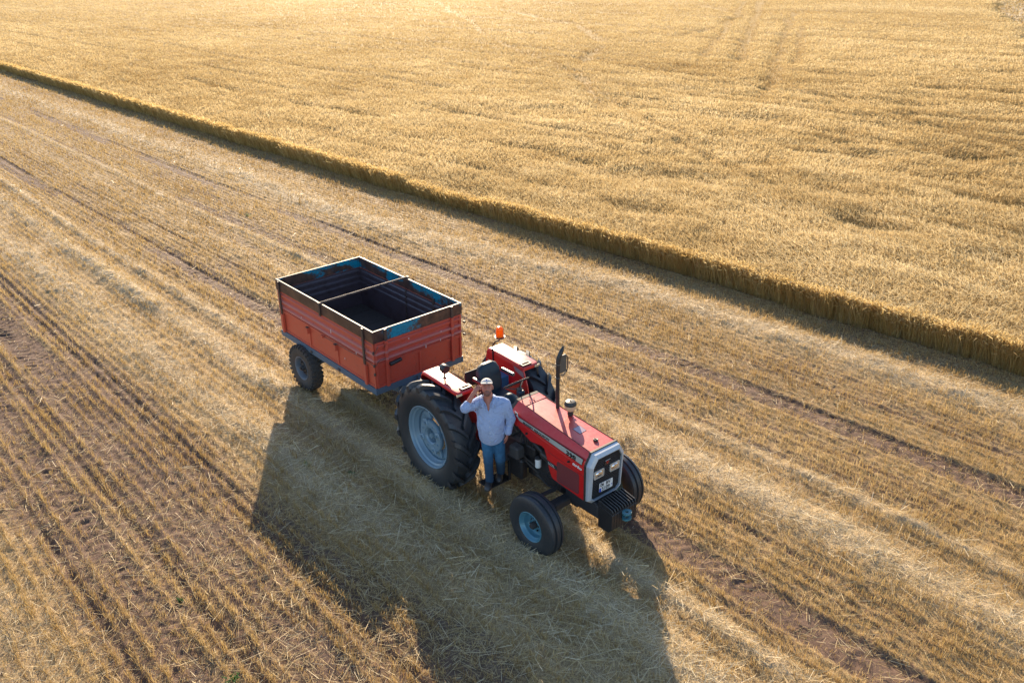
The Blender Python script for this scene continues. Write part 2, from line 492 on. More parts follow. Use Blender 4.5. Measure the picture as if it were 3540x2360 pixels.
cv = np.stack([CX, CY + .10 * (vn(CX * 2.5, CX * 0, 33) - .5) * np.clip(1.2 - CD, 0, 1), CZ], -1).reshape(-1, 3)
me = make_mesh("crop_canopy", cv, grid_faces(len(cx), len(cd)), 4, mat_canopy(), smooth=True)
link("crop_undergrowth", me, kind="stuff", category="crop", label="dense lower layer of the standing golden crop")

pts = scatter(-330, 16, 1, 230, lambda D: np.where(D < 60, 1150.0 * np.minimum(1, (17.0 / np.maximum(D, 1)) ** 1.85), 1150.0 * (17 / 60.) ** 1.85 * (60. / np.maximum(D, 60)) ** 2.6), z=.7)
x = pts[:, 0]; y = pts[:, 1]; d = y - y_edge(x)
edge_wave = .07 * (vn(x * 3.2, x * 0, 34) - .5) + .16 * (vn(x * .35, x * 0, 35) - .5)
GRV = grooves(x, y, d)
keep = (d > edge_wave) & ((beyond(x, y) < 0) | (y < 20)) & (RS.random(len(x)) > np.clip(GRV * 2.6, 0, .8))
x, y, d, ew, GRV = x[keep], y[keep], d[keep], edge_wave[keep], GRV[keep]
D = cdist(x, y); n = len(x)
hc = crop_h(x, y) + RS.normal(0, .035, n)
lean_a = 2.0 * np.pi * fbm(x * .07, y * .07, 24) + 2.6 + RS.normal(0, .9, n)
lm = (.10 + .45 * fbm(x * .5, y * .5, 25) * np.clip((x + 40) / 40, .3, 1)) * RS.uniform(.4, 1.5, n)
is_edge = d < 1.0 + ew
zb = np.where(is_edge, .0, hc - .30)
seg = np.maximum(hc - zb, .1)
dirx, diry = np.cos(lean_a) * lm, np.sin(lean_a) * lm
k = np.where(is_edge, .12, .45)
vec = np.stack([dirx * k * .3, diry * k * .3, seg - .05], -1)
base = np.stack([x, y, zb], -1)
wsc = np.maximum(.006, D * .00036)
tone = np.clip(.52 + .36 * (RS.random(n) - .5) + .45 * (fbm(x * .05, y * .07, 26) - .5) + .5 * (fbm(x * .6, y * .8, 27) - .5) - 1.1 * GRV, 0, 1)  # last term darkens plants in the grooves, painting in the shade of their depth
stalk = ribbons(base, vec, wsc * RS.uniform(.8, 1.3, n), rand_side(vec), np.clip(tone - .18, 0, 1), .8)
top = base + vec
eh = RS.uniform(.07, .12, n)
ev = np.stack([dirx * .16 + RS.normal(0, .025, n), diry * .16 + RS.normal(0, .025, n), eh * RS.uniform(.1, 1.0, n)], -1)
ear = ribbons(top, ev, np.maximum(.015, D * .0008) * RS.uniform(.8, 1.3, n), rand_side(ev), tone, .45)
nearm = D < 32
top2 = top[nearm] + ev[nearm] * .6
nn = len(top2)
av = ev[nearm] * 1.1 + RS.normal(0, .035, (nn, 3)); av[:, 2] = np.abs(av[:, 2]) * .8
awn = ribbons(top2, av, np.full(nn, .007), rand_side(av), np.clip(tone[nearm] + .2, 0, 1), .3)
print("crop", n)
build_ribbons("standing_crop", [stalk, ear, awn], MAT_WHEAT, kind="stuff", category="crop", label="tall golden standing crop filling the field beyond the cut edge")

M_EDGE = mat_straw("crop_edge_stem", [(0, (.30, .18, .05)), (.45, (.55, .37, .13)), (.8, (.73, .55, .25)), (1, (.83, .69, .40))], .58, .1, .7)
# front wall of stems along the cut edge
m_ = 110000
xx = 12 - 108 * RS.random(m_) ** 1.9
dd = np.abs(RS.normal(0, .16, m_)); dd += .03 * (vn(xx * 9, xx * 0, 36) > .6)
ew = .07 * (vn(xx * 3.2, xx * 0, 34) - .5) + .16 * (vn(xx * .35, xx * 0, 35) - .5)
yy = y_edge(xx) + dd + ew
kp = in_view(xx, yy, .3)
xx, yy, dd = xx[kp], yy[kp], dd[kp]
n = len(xx); D = cdist(xx, yy)
hh = crop_h(xx, yy) * RS.uniform(.62, 1.06, n)
stray = RS.random(n) < .04
vec = np.stack([RS.normal(0, .065, n), RS.normal(-.03, .055, n) - stray * .15, hh], -1)
base = np.stack([xx, yy, np.zeros(n)], -1)
tone = np.clip(.50 + .5 * (RS.random(n) - .5) + .2 * (vn(xx * 5, xx * 0, 77) - .5), 0, 1)
kpz = RS.random(n) < .62
w1 = ribbons(base, vec, np.maximum(.006, D * .00036) * RS.uniform(.8, 1.3, n), rand_side(vec), tone, .8)
e1 = RS.normal(0, .04, (n, 3)); e1[:, 2] = RS.uniform(.01, .08, n); e1[:, 1] -= .02
w2 = ribbons(base + vec, e1, np.maximum(.013, D * .0007), rand_side(e1), np.clip(tone + .15, 0, 1), .5)
build_ribbons("crop_edge_stems", [w1, w2], M_EDGE, kind="stuff", category="crop", label="shaded wall of upright stems along the cut edge of the crop")

# ================================================================ mesh helpers
class MB:
    """collects shapes and links them as one mesh object"""
    def __init__(s): s.v = []; s.f = []; s.sm = []
    def add(s, verts, faces, smooth=False, M=None):
        o = len(s.v)
        for p in verts:
            p = Vector(p)
            s.v.append(M @ p if M is not None else p)
        for f in faces: s.f.append([i + o for i in f]); s.sm.append(smooth)
    def box(s, c, size, M=None, bev=0.0, taper=None):
        x, y, z = (q / 2 for q in size)
        b = min(bev, x * .45, y * .45, z * .45) if bev else 0
        T = Matrix.Translation(c) if M is None else M @ Matrix.Translation(c)
        if not b:
            vs = [(sx * x, sy * y, sz * z) for sx in (-1, 1) for sy in (-1, 1) for sz in (-1, 1)]
            s.add(vs, [(0, 1, 3, 2), (4, 6, 7, 5), (0, 4, 5, 1), (2, 3, 7, 6), (0, 2, 6, 4), (1, 5, 7, 3)], False, T); return
        bm_v = []; idx = {}
        for sx in (-1, 1):
            for sy in (-1, 1):
                for sz in (-1, 1):
                    for a in range(3):
                        q = [sx * (x - b), sy * (y - b), sz * (z - b)]
                        q[a] = (sx * x, sy * y, sz * z)[a]
                        idx[(sx, sy, sz, a)] = len(bm_v); bm_v.append(tuple(q))
        F = []
        I = lambda sx, sy, sz, a: idx[(sx, sy, sz, a)]
        for sg in (-1, 1):
            F.append([I(sg, -1, -1, 0), I(sg, 1, -1, 0), I(sg, 1, 1, 0), I(sg, -1, 1, 0)][::sg])
            F.append([I(-1, sg, -1, 1), I(-1, sg, 1, 1), I(1, sg, 1, 1), I(1, sg, -1, 1)][::sg])
            F.append([I(-1, -1, sg, 2), I(1, -1, sg, 2), I(1, 1, sg, 2), I(-1, 1, sg, 2)][::sg])
        for p_ in (-1, 1):
            for q_ in (-1, 1):
                F.append([I(p_, q_, -1, 0), I(p_, q_, 1, 0), I(p_, q_, 1, 1), I(p_, q_, -1, 1)])
                F.append([I(p_, -1, q_, 0), I(p_, 1, q_, 0), I(p_, 1, q_, 2), I(p_, -1, q_, 2)])
                F.append([I(-1, p_, q_, 1), I(1, p_, q_, 1), I(1, p_, q_, 2), I(-1, p_, q_, 2)])
        for sx in (-1, 1):
            for sy in (-1, 1):
                for sz in (-1, 1): F.append([I(sx, sy, sz, 0), I(sx, sy, sz, 1), I(sx, sy, sz, 2)])
        s.add(bm_v, F, False, T)
    def loft(s, rings, caps=True, closed=True, smooth=False, M=None):
        n = len(rings[0]); V = [p for r in rings for p in r]; F = []
        for i in range(len(rings) - 1):
            for j in range(n if closed else n - 1):
                k = (j + 1) % n
                F.append((i * n + j, i * n + k, (i + 1) * n + k, (i + 1) * n + j))
        s.add(V, F, smooth, M)
        if caps and closed:
            s.add(rings[0], [tuple(range(n))[::-1]], False, M); s.add(rings[-1], [tuple(range(n))], False, M)
    def lathe(s, prof, axis='Y', seg=48, smooth=True, M=None, c=(0, 0, 0)):
        """prof: (along, radius)"""
        rings = []
        for a, r in prof:
            ring = []
            for k in range(seg):
                t = 2 * math.pi * k / seg; u, w = r * math.cos(t), r * math.sin(t)
                p = {'Y': (u, a, w), 'X': (a, u, w), 'Z': (u, w, a)}[axis]
                ring.append((p[0] + c[0], p[1] + c[1], p[2] + c[2]))
            rings.append(ring)
        s.loft(rings, False, True, smooth, M)
    def cyl(s, a, b, r, seg=16, r2=None, caps=True, M=None, smooth=True):
        a, b = Vector(a), Vector(b); r2 = r if r2 is None else r2
        d = (b - a).normalized(); q = d.orthogonal().normalized(); w = d.cross(q)
        R1 = [a + (q * math.cos(t) + w * math.sin(t)) * r for t in [2 * math.pi * k / seg for k in range(seg)]]
        R2 = [b + (q * math.cos(t) + w * math.sin(t)) * r2 for t in [2 * math.pi * k / seg for k in range(seg)]]
        s.loft([R1, R2], caps, True, smooth, M)
    def tube(s, pts, r, seg=10, M=None, caps=True):
        pts = [Vector(p) for p in pts]; rings = []; q = None
        for i, p in enumerate(pts):
            d = (pts[min(i + 1, len(pts) - 1)] - pts[max(i - 1, 0)]).normalized()
            q = d.orthogonal().normalized() if q is None else (q - d * q.dot(d)).normalized()
            w = d.cross(q); rr = r[i] if isinstance(r, (list, tuple)) else r
            rings.append([p + (q * math.cos(t) + w * math.sin(t)) * rr for t in [2 * math.pi * k / seg for k in range(seg)]])
        s.loft(rings, caps, True, True, M)
    def prism(s, poly, lo, hi, plane='XZ', M=None, holes=None):
        """extrude a polygon given in a plane along the third axis"""
        def P(a, b, c): return {'XZ': (a, c, b), 'YZ': (c, a, b), 'XY': (a, b, c)}[plane]
        s.loft([[P(a, b, lo) for a, b in poly], [P(a, b, hi) for a, b in poly]], True, True, False, M)
    def build(s, name, mat, parent=None, bevel=0.0, mats=None):
        me = bpy.data.meshes.new(name)
        me.from_pydata([tuple(p) for p in s.v], [], s.f)
        me.polygons.foreach_set("use_smooth", s.sm)
        me.materials.append(mat)
        import bmesh
        bm = bmesh.new(); bm.from_mesh(me)
        bmesh.ops.remove_doubles(bm, verts=bm.verts, dist=1e-5)
        bmesh.ops.recalc_face_normals(bm, faces=bm.faces)
        bm.to_mesh(me); bm.free(); me.update()
        if any(s.sm): me.set_sharp_from_angle(angle=R(32))
        o = bpy.data.objects.new(name, me); COL.objects.link(o)
        if parent is not None: o.parent = parent
        if bevel:
            b = o.modifiers.new("bevel", 'BEVEL'); b.width = bevel; b.segments = 2; b.limit_method = 'ANGLE'; b.angle_limit = R(40)
        return o

def empty(name, loc, rz, label, cat, group=None):
    o = bpy.data.objects.new(name, None); COL.objects.link(o)
    o.location = loc; o.rotation_euler = (0, 0, rz); o.empty_display_size = .2
    o["label"] = label; o["category"] = cat
    if group: o["group"] = group
    return o

def rrect(w, h, r, n=4, c=(0, 0)):
    P = []
    for cx_, cy_, a0 in ((w / 2 - r, h / 2 - r, 0), (-w / 2 + r, h / 2 - r, 90), (-w / 2 + r, -h / 2 + r, 180), (w / 2 - r, -h / 2 + r, 270)):
        for k in range(n + 1):
            a = R(a0 + 90 * k / n); P.append((c[0] + cx_ + r * math.cos(a), c[1] + cy_ + r * math.sin(a)))
    return P

# ---------------------------------------------------------------- materials
def paint(name, col, rough=.35, metal=0.0, spec=.5, dust=.25, dustcol=(.32, .24, .17), wear=None, scale=3.0, bump=.15, coat=0.0, updust=.35, bands=False, dust_sheen=0.0):
    m, nt, out = new_mat(name)
    v = objcoord(nt)
    n1 = noise(nt, v, scale, 6, .65); n2 = noise(nt, v, scale * 9, 5, .7)
    c = mixc(nt, math_n(nt, 'MULTIPLY', math_n(nt, 'SUBTRACT', n1, .35), .9, clamp=True), col, tuple(q * .72 for q in col))
    geo = nt.nodes.new("ShaderNodeNewGeometry"); sp = nt.nodes.new("ShaderNodeSeparateXYZ")
    nt.links.new(geo.outputs["Normal"], sp.inputs[0])
    upm = math_n(nt, 'MULTIPLY', sp.outputs[2], updust, clamp=True)
    dm = math_n(nt, 'MULTIPLY', math_n(nt, 'ADD', math_n(nt, 'MULTIPLY', math_n(nt, 'SUBTRACT', n2, .38), 2.2, clamp=True), upm), dust, clamp=True)
    if dust_sheen: dm = math_n(nt, 'ADD', dm, math_n(nt, 'MULTIPLY', math_n(nt, 'MULTIPLY', sp.outputs[2], dust_sheen * 2.0, clamp=True), math_n(nt, 'SUBTRACT', math_n(nt, 'ADD', n1, n2), .45, clamp=True)), clamp=True)  # dust on upward faces, with the pale sheen of sky and sun painted in
    c = mixc(nt, dm, c, dustcol)
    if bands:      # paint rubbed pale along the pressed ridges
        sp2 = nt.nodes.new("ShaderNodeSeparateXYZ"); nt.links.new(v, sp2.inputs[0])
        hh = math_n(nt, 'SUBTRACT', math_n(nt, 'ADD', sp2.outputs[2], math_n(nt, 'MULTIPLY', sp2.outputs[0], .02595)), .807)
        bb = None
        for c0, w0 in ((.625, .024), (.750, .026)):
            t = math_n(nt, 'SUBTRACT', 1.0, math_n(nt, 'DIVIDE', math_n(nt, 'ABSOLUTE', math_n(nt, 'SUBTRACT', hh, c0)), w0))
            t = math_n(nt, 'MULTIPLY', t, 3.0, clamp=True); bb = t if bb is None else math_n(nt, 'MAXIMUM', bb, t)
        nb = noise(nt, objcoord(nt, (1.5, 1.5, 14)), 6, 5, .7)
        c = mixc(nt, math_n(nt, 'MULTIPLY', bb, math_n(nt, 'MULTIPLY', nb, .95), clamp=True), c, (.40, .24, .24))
    if wear:
        wcol, lo, hi, ws = wear
        n3 = noise(nt, v, ws, 8, .7, .3)
        wm = math_n(nt, 'MULTIPLY', math_n(nt, 'SUBTRACT', n3, lo), 1.0 / (hi - lo), clamp=True)
        c = mixc(nt, wm, c, wcol)
    b = N(nt, "ShaderNodeBsdfPrincipled")
    nt.links.new(c, b.inputs["Base Color"])
    b.inputs["Metallic"].default_value = metal
    b.inputs["Specular IOR Level"].default_value = spec
    b.inputs["Coat Weight"].default_value = coat
    b.inputs["Coat Roughness"].default_value = .12
    nt.links.new(math_n(nt, 'ADD', math_n(nt, 'MULTIPLY', n2, .22), rough - .09, clamp=True), b.inputs["Roughness"])
    if bump:
        bu = N(nt, "ShaderNodeBump", i_Strength=bump, i_Distance=.004)
        nt.links.new(n1, bu.inputs["Height"]); nt.links.new(bu.outputs[0], b.inputs["Normal"])
    nt.links.new(b.outputs[0], out.inputs[0])
    return m

M_RED = paint("tractor_red_paint", (.62, .006, .008), .38, dust=.07, dustcol=(.52, .27, .22), coat=.35, scale=2.2, bump=.03, dust_sheen=.12)
M_REDMESH = paint("dark_red_grille_mesh", (.16, .012, .022), .55, dust=.3, scale=30)
M_GROOVE = paint("dark_groove", (.05, .004, .006), .6, dust=.1)
M_BLACK = paint("black_painted_metal", (.012, .013, .016), .42, dust=.12, scale=6)
M_CAST = paint("dirty_cast_iron", (.028, .028, .032), .6, dust=.35, dustcol=(.09, .07, .055), scale=5, bump=.5, wear=((.10, .06, .04), .62, .75, 9))
M_RUBBERHOSE = paint("black_rubber", (.014, .014, .015), .6, dust=.2, scale=8)
M_TYRE = paint("tyre_rubber", (.014, .021, .030), .46, spec=.6, dust=.42, dustcol=(.090, .070, .055), scale=4, bump=.3, updust=.1)
M_TYRE2 = paint("dusty_tyre_rubber", (.032, .032, .034), .7, dust=.55, dustcol=(.12, .095, .075), scale=5, bump=.3)
M_RIM = paint("silver_grey_wheel_paint", (.18, .29, .38), .38, metal=.15, dust=.25, dustcol=(.26, .22, .18), scale=5, wear=((.12, .09, .08), .66, .74, 14))
M_RIMBLUE = paint("blue_silver_wheel_paint", (.075, .225, .31), .36, metal=.2, dust=.12, scale=5, wear=((.10, .08, .07), .68, .76, 14))
M_SILVER = paint("silver_grille_surround", (.48, .53, .58), .38, metal=.25, dust=.12, scale=4)
M_GREYDECAL = paint("grey_decal", (.42, .43, .40), .5, dust=.15, scale=10)
M_GLASS = paint("headlamp_glass", (.62, .60, .56), .12, spec=.9, dust=.05, metal=.55, scale=3, bump=0)
M_SEAT = paint("black_vinyl", (.006, .022, .036), .5, dust=.05, dustcol=(.06, .05, .04), scale=4)
M_ARM = paint("dusty_armrest_vinyl", (.05, .04, .045), .32, spec=.7, dust=.15, scale=6)
M_AMBER = None
def mat_amber():
    m, nt, out = new_mat("orange_beacon_plastic")
    b = N(nt, "ShaderNodeBsdfPrincipled")
    b.inputs["Base Color"].default_value = (1.0, .24, .01, 1); b.inputs["Roughness"].default_value = .22
    t = N(nt, "ShaderNodeBsdfTranslucent"); t.inputs[0].default_value = (1.0, .24, .008, 1)
    mx = N(nt, "ShaderNodeMixShader"); mx.inputs[0].default_value = .4
    nt.links.new(b.outputs[0], mx.inputs[1]); nt.links.new(t.outputs[0], mx.inputs[2]); nt.links.new(mx.outputs[0], out.inputs[0])
    return m
M_AMBER = mat_amber()
M_CREAM = paint("cream_plastic_bowl", (.62, .50, .30), .4, dust=.15, scale=8)
M_WHITE = paint("white_paint", (.72, .72, .70), .45, dust=.08, scale=12)
M_INK = paint("black_ink", (.006, .006, .007), .5, dust=.0, bump=0)
M_BLUEINK = paint("blue_ink", (.01, .05, .45), .4, dust=0, bump=0)
M_WHITEINK = paint("white_ink", (.85, .82, .80), .4, dust=0, bump=0)
M_TEALPAINT = paint("blue_green_paint", (.03, .17, .21), .45, dust=.15, scale=8)
M_BLUEBOX = paint("blue_plastic", (.02, .16, .33), .5, dust=.1)
M_STEP = paint("worn_step_plate", (.03, .032, .036), .6, dust=.5, dustcol=(.10, .08, .06), scale=10)
M_MIRROR = paint("mirror_back", (.10, .12, .13), .35, metal=.5, dust=.2, scale=12)

def text(name, body, size, M, mat, parent, ext=.0008, offset=.0, shear=0.0, spacing=1.0, align='LEFT', sx=1.0):
    cu = bpy.data.curves.new(name, 'FONT')
    cu.body = body; cu.size = size; cu.extrude = ext; cu.offset = offset; cu.shear = shear; cu.space_character = spacing
    cu.align_x = align; cu.align_y = 'CENTER'
    cu.materials.append(mat)
    t = bpy.data.objects.new("tmp", cu); COL.objects.link(t)
    me = bpy.data.meshes.new_from_object(t.evaluated_get(bpy.context.evaluated_depsgraph_get()))
    bpy.data.objects.remove(t); bpy.data.curves.remove(cu)
    o = bpy.data.objects.new(name, me); COL.objects.link(o)
    o.parent = parent
    o.matrix_local = M @ Matrix.Diagonal((sx, 1, 1, 1))
    return o

def frame(origin, xdir, ydir):
    xd = Vector(xdir).normalized(); yd = Vector(ydir); yd = (yd - xd * yd.dot(xd)).normalized(); zd = xd.cross(yd)
    M = Matrix((xd, yd, zd)).transposed().to_4x4(); M.translation = Vector(origin)
    return M

# ================================================================ TRACTOR
tractor = empty("tractor", (0, 0, 0), 0, "red farm tractor with an open driver's seat and silver grille, hitched to the trailer", "tractor")

# --- wheels
def tractor_tyre(Rt, Rb, w, nl, lug):
    mb = MB()
    h = w / 2; Rc = Rt - lug
    prof = [(-h * .62, Rb - .01), (-h * .80, Rb + .03), (-h * .97, Rb + (Rc - Rb) * .38), (-h, Rb + (Rc - Rb) * .6), (-h * .95, Rb + (Rc - Rb) * .85), (-h * .82, Rc - .012), (-h * .45, Rc), (0, Rc + .004)]
    prof = prof + [(-a, r) for a, r in prof[:-1][::-1]]
    mb.lathe(prof, 'Y', 96)
    # curved bars: from the centre line out to the shoulder, sweeping backwards
    for side in (-1, 1):
        for k in range(nl):
            a0 = 2 * math.pi * (k + (0 if side > 0 else .5)) / nl
            rings = []
            steps = 8
            for i in range(steps + 1):
                t = i / steps
                y = side * (h * (-.06 + 1.06 * t))
                ang = a0 - (.40 * t - .10 * t * t) * (.9 / Rt)
                ht = lug * (1.0 if t < .75 else 1.0 - (t - .75) * .5)
                rbase = Rc - .02 if t < .8 else Rc - .02 - (t - .8) * .12
                rtop = Rt + .002 - (0 if t < .7 else (t - .7) ** 1.6 * .30)
                wid = .028 + .014 * t
                da_b = (wid + .012) / Rt; da_t = wid / Rt
                ring = []
                for da, rr in ((-da_b, rbase), (-da_t, rtop), (da_t, rtop), (da_b, rbase)):
                    # ang measured so the centre of each bar leads at the top (towards +X)
                    th = ang + da
                    ring.append((rr * math.sin(th), y, rr * math.cos(th)))
                rings.append(ring)
            # down the side wall
            y = side * h * 1.01; ang = a0 - (.33) * (.9 / Rt)
            rings.append([((Rc - .075) * math.sin(ang + da), y, (Rc - .075) * math.cos(ang + da)) for da in (-.045, -.03, .03, .045)])
            mb.loft(rings, True, True, False)
    return mb

def rear_wheel_parts(side, root_y):
    """side -1: outer face towards -Y"""
    F = Matrix.Diagonal((1, -side, 1, 1)) if side > 0 else Matrix.Identity(4)
    hub = MB()
    o = -.1375    # local: outer flange plane at y=-h*.6
    # cast centre: annular disc with notched lugs, hub bowl
    prof = [(-.085, .115), (-.105, .135), (-.112, .20), (-.108, .262), (-.085, .272), (-.045, .262), (-.04, .16)]
    hub.lathe(prof, 'Y', 48, True, F)
    prof = [(-.112, .14), (-.07, .118), (-.02, .112), (-.015, .0)]
    hub.lathe(prof, 'Y', 40, True, F)
    hub.lathe([(-.095, .0), (-.095, .04), (-.02, .058), (-.012, .075)], 'Y', 24, True, F)
    for k in range(8):
        a = 2 * math.pi * k / 8 + .2
        c = (.085 * math.cos(a), -.03, .085 * math.sin(a))
        hub.cyl(c, (c[0], -.045, c[2]), .013, 8, M=F)
    for k in range(4):   # raised clamp lugs reaching the barrel
        a = 2 * math.pi * k / 4 + .75
        T = F @ Matrix.Rotation(-a, 4, 'Y')
        hub.box((.235, -.115, 0), (.11, .035, .095), T, .008)
        hub.box((.31, -.03, 0), (.14, .05, .11), T, .008)
        hub.cyl((.225, -.13, .0), (.225, -.155, .0), .020, 8, M=T)
        hub.box((.385, .02, 0), (.08, .05, .075), T, .008)
    for k in range(8):
        a = 2 * math.pi * (k + .5) / 8 + .35
        hub.cyl((.20 * math.cos(a), -.11, .20 * math.sin(a)), (.20 * math.cos(a), -.128, .20 * math.sin(a)), .014, 6, M=F)
    w = hub.build("rear_wheel", M_RIM, tractor)
    rim = MB()
    h = .2175
    prof = [(-.150, .503), (-.166, .510), (-.170, .498), (-.150, .484), (-.125, .478), (-.105, .452), (-.06, .438), (-.04, .418), (.06, .415), (.08, .44), (.14, .478), (.165, .505)]
    rim.lathe(prof, 'Y', 80, True, F)
    rim.lathe([(.0, .418), (-.012, .40), (-.012, .33), (.0, .31), (.004, .26)], 'Y', 60, True, F)
    # dark slots read as gaps between disc and barrel
    ro = rim.build("rim", M_RIM, w)
    ty = tractor_tyre(.882, .50, .435, 18, .060)
    if side > 0: pass
    t = ty.build("tyre", M_TYRE, w)
    t.parent = w
    w.location = (0, root_y, .868)
    return w
rw = rear_wheel_parts(-1, -(.821))
rw.rotation_euler = (0, R(20), 0)
rw2 = rear_wheel_parts(1, .821)

def front_wheel(side, y):
    F = Matrix.Diagonal((1, -side, 1, 1)) if side > 0 else Matrix.Identity(4)
    Rt, w = .458, .262; h = w / 2
    hub = MB()
    hub.lathe([(.005, .165), (.012, .155), (.008, .10), (-.015, .088), (-.02, .07)], 'Y', 32, True, F)
    hub.lathe([(-.02, .07), (-.02, .045), (-.06, .042), (-.085, .036), (-.09, .0)], 'Y', 20, True, F)
    for k in range(6):
        a = 2 * math.pi * k / 6
        hub.cyl((.085 * math.cos(a), -.012, .085 * math.sin(a)), (.085 * math.cos(a), -.035, .085 * math.sin(a)), .013, 6, M=F)
    o = hub.build("front_wheel", M_RIMBLUE, tractor)
    hc = MB()
    hc.lathe([(-.02, .052), (-.075, .046), (-.098, .034), (-.102, .0)], 'Y', 20, True, F)
    for k in range(6):
        a = 2 * math.pi * k / 6 + .2
        hc.cyl((.088 * math.cos(a), -.02, .088 * math.sin(a)), (.088 * math.cos(a), -.04, .088 * math.sin(a)), .014, 6, M=F)
    hc.build("hub_cap", M_CAST, o)
    rim = MB()
    rim.lathe([(-.102, .222), (-.114, .228), (-.118, .218), (-.100, .205), (-.08, .200), (-.06, .182), (-.01, .176), (.005, .165), (.02, .17), (.08, .2), (.11, .225)], 'Y', 56, True, F)
    rim.build("rim", M_RIMBLUE, o)
    ty = MB()
    prof = [(-h * .80, .215), (-h * .95, .25), (-h * 1.0, .31), (-h * .98, .37), (-h * .90, .415), (-h * .80, .437), (-h * .62, .449), (-h * .50, .450), (-h * .46, .434), (-h * .28, .433), (-h * .22, .456), (h * .22, .456), (h * .28, .433), (h * .46, .434), (h * .50, .450), (h * .62, .449), (h * .80, .437), (h * .90, .415), (h * .98, .37), (h, .31), (h * .95, .25), (h * .80, .215)]
    ty.lathe(prof, 'Y', 80, True)
    ty.build("tyre", M_TYRE, o)
    o.location = (2.298, y, .452)
    o.rotation_euler = (0, 0, R(1.0))
    return o
front_wheel(-1, -.795); front_wheel(1, .795)

# --- hood (bonnet) shell
def zt(x): return 1.70 + (x - 1.40) * (1.568 - 1.70) / (2.76 - 1.40)       # top
def zs(x): return zt(x) - .165                                               # shoulder
def hwid(x): return .192 + (x - 1.40) * (.235 - .192) / 1.36
def hood_ring(x, lowcut=.06):
    w = hwid(x); z = zt(x); s_ = zs(x)
    half = [(.33, s_ - lowcut), (.33, s_), (.322, s_ + .035), (.300, s_ + .075), (w + .035, z - .030), (w + .012, z - .006), (w, z + .0), (w * .98, z + .001), (w * .5, z + .003)]
    return [(x, -a, b) for a, b in half] + [(x, 0, z + .004)] + [(x, a, b) for a, b in half[::-1]]
mb = MB()
xs = [1.405 + (2.752 - 1.405) * i / 10 for i in range(11)]
mb.loft([hood_ring(x) for x in xs], False, False, True)
hood = mb.build("hood", M_RED, tractor)
_m = hood.modifiers.new("solid", 'SOLIDIFY'); _m.thickness = .004; _m.use_rim = False
# grooves along the top and across the rear
mb = MB()
for s_ in (-1, 1):
    P = [(x, s_ * (hwid(x) - .002), zt(x) + .004) for x in xs]
    mb.tube(P, .0045, 6)
mb.tube([(1.407, y, zt(1.407) + .004) for y in (-.192, -.1, 0, .1, .192)], .005, 6)
mb.build("seam", M_GROOVE, hood)
# cap, access patch
mb = MB()
mb.lathe([(0, .030), (.006, .036), (.022, .034), (.026, .026), (.022, .0)], 'Z', 20, True, None, (2.604, .010, 1.588))
mb.box((2.604, .010, 1.614), (.05, .012, .014), None, .003)
mb.build("filler_cap", M_BLACK, hood)
mb = MB()
for a_, b_ in (((2.221, -.052), (2.211, .089)), ((2.211, .089), (2.355, .081)), ((2.355, .081), (2.367, -.054)), ((2.367, -.054), (2.221, -.052))):
    mb.tube([(a_[0], a_[1], zt(a_[0]) + .005), (b_[0], b_[1], zt(b_[0]) + .005)], .0022, 5)
mb.build("patch_outline", M_GROOVE, hood)
mb = MB()
mb.add([(2.225, -.048, zt(2.225) + .0065), (2.364, -.050, zt(2.364) + .0065), (2.352, .078, zt(2.352) + .0065), (2.215, .086, zt(2.215) + .0065)], [(0, 1, 2, 3)])
mb.build("patch_label", paint("pale_sticker", (.42, .30, .36), .25, dust=.1), hood)

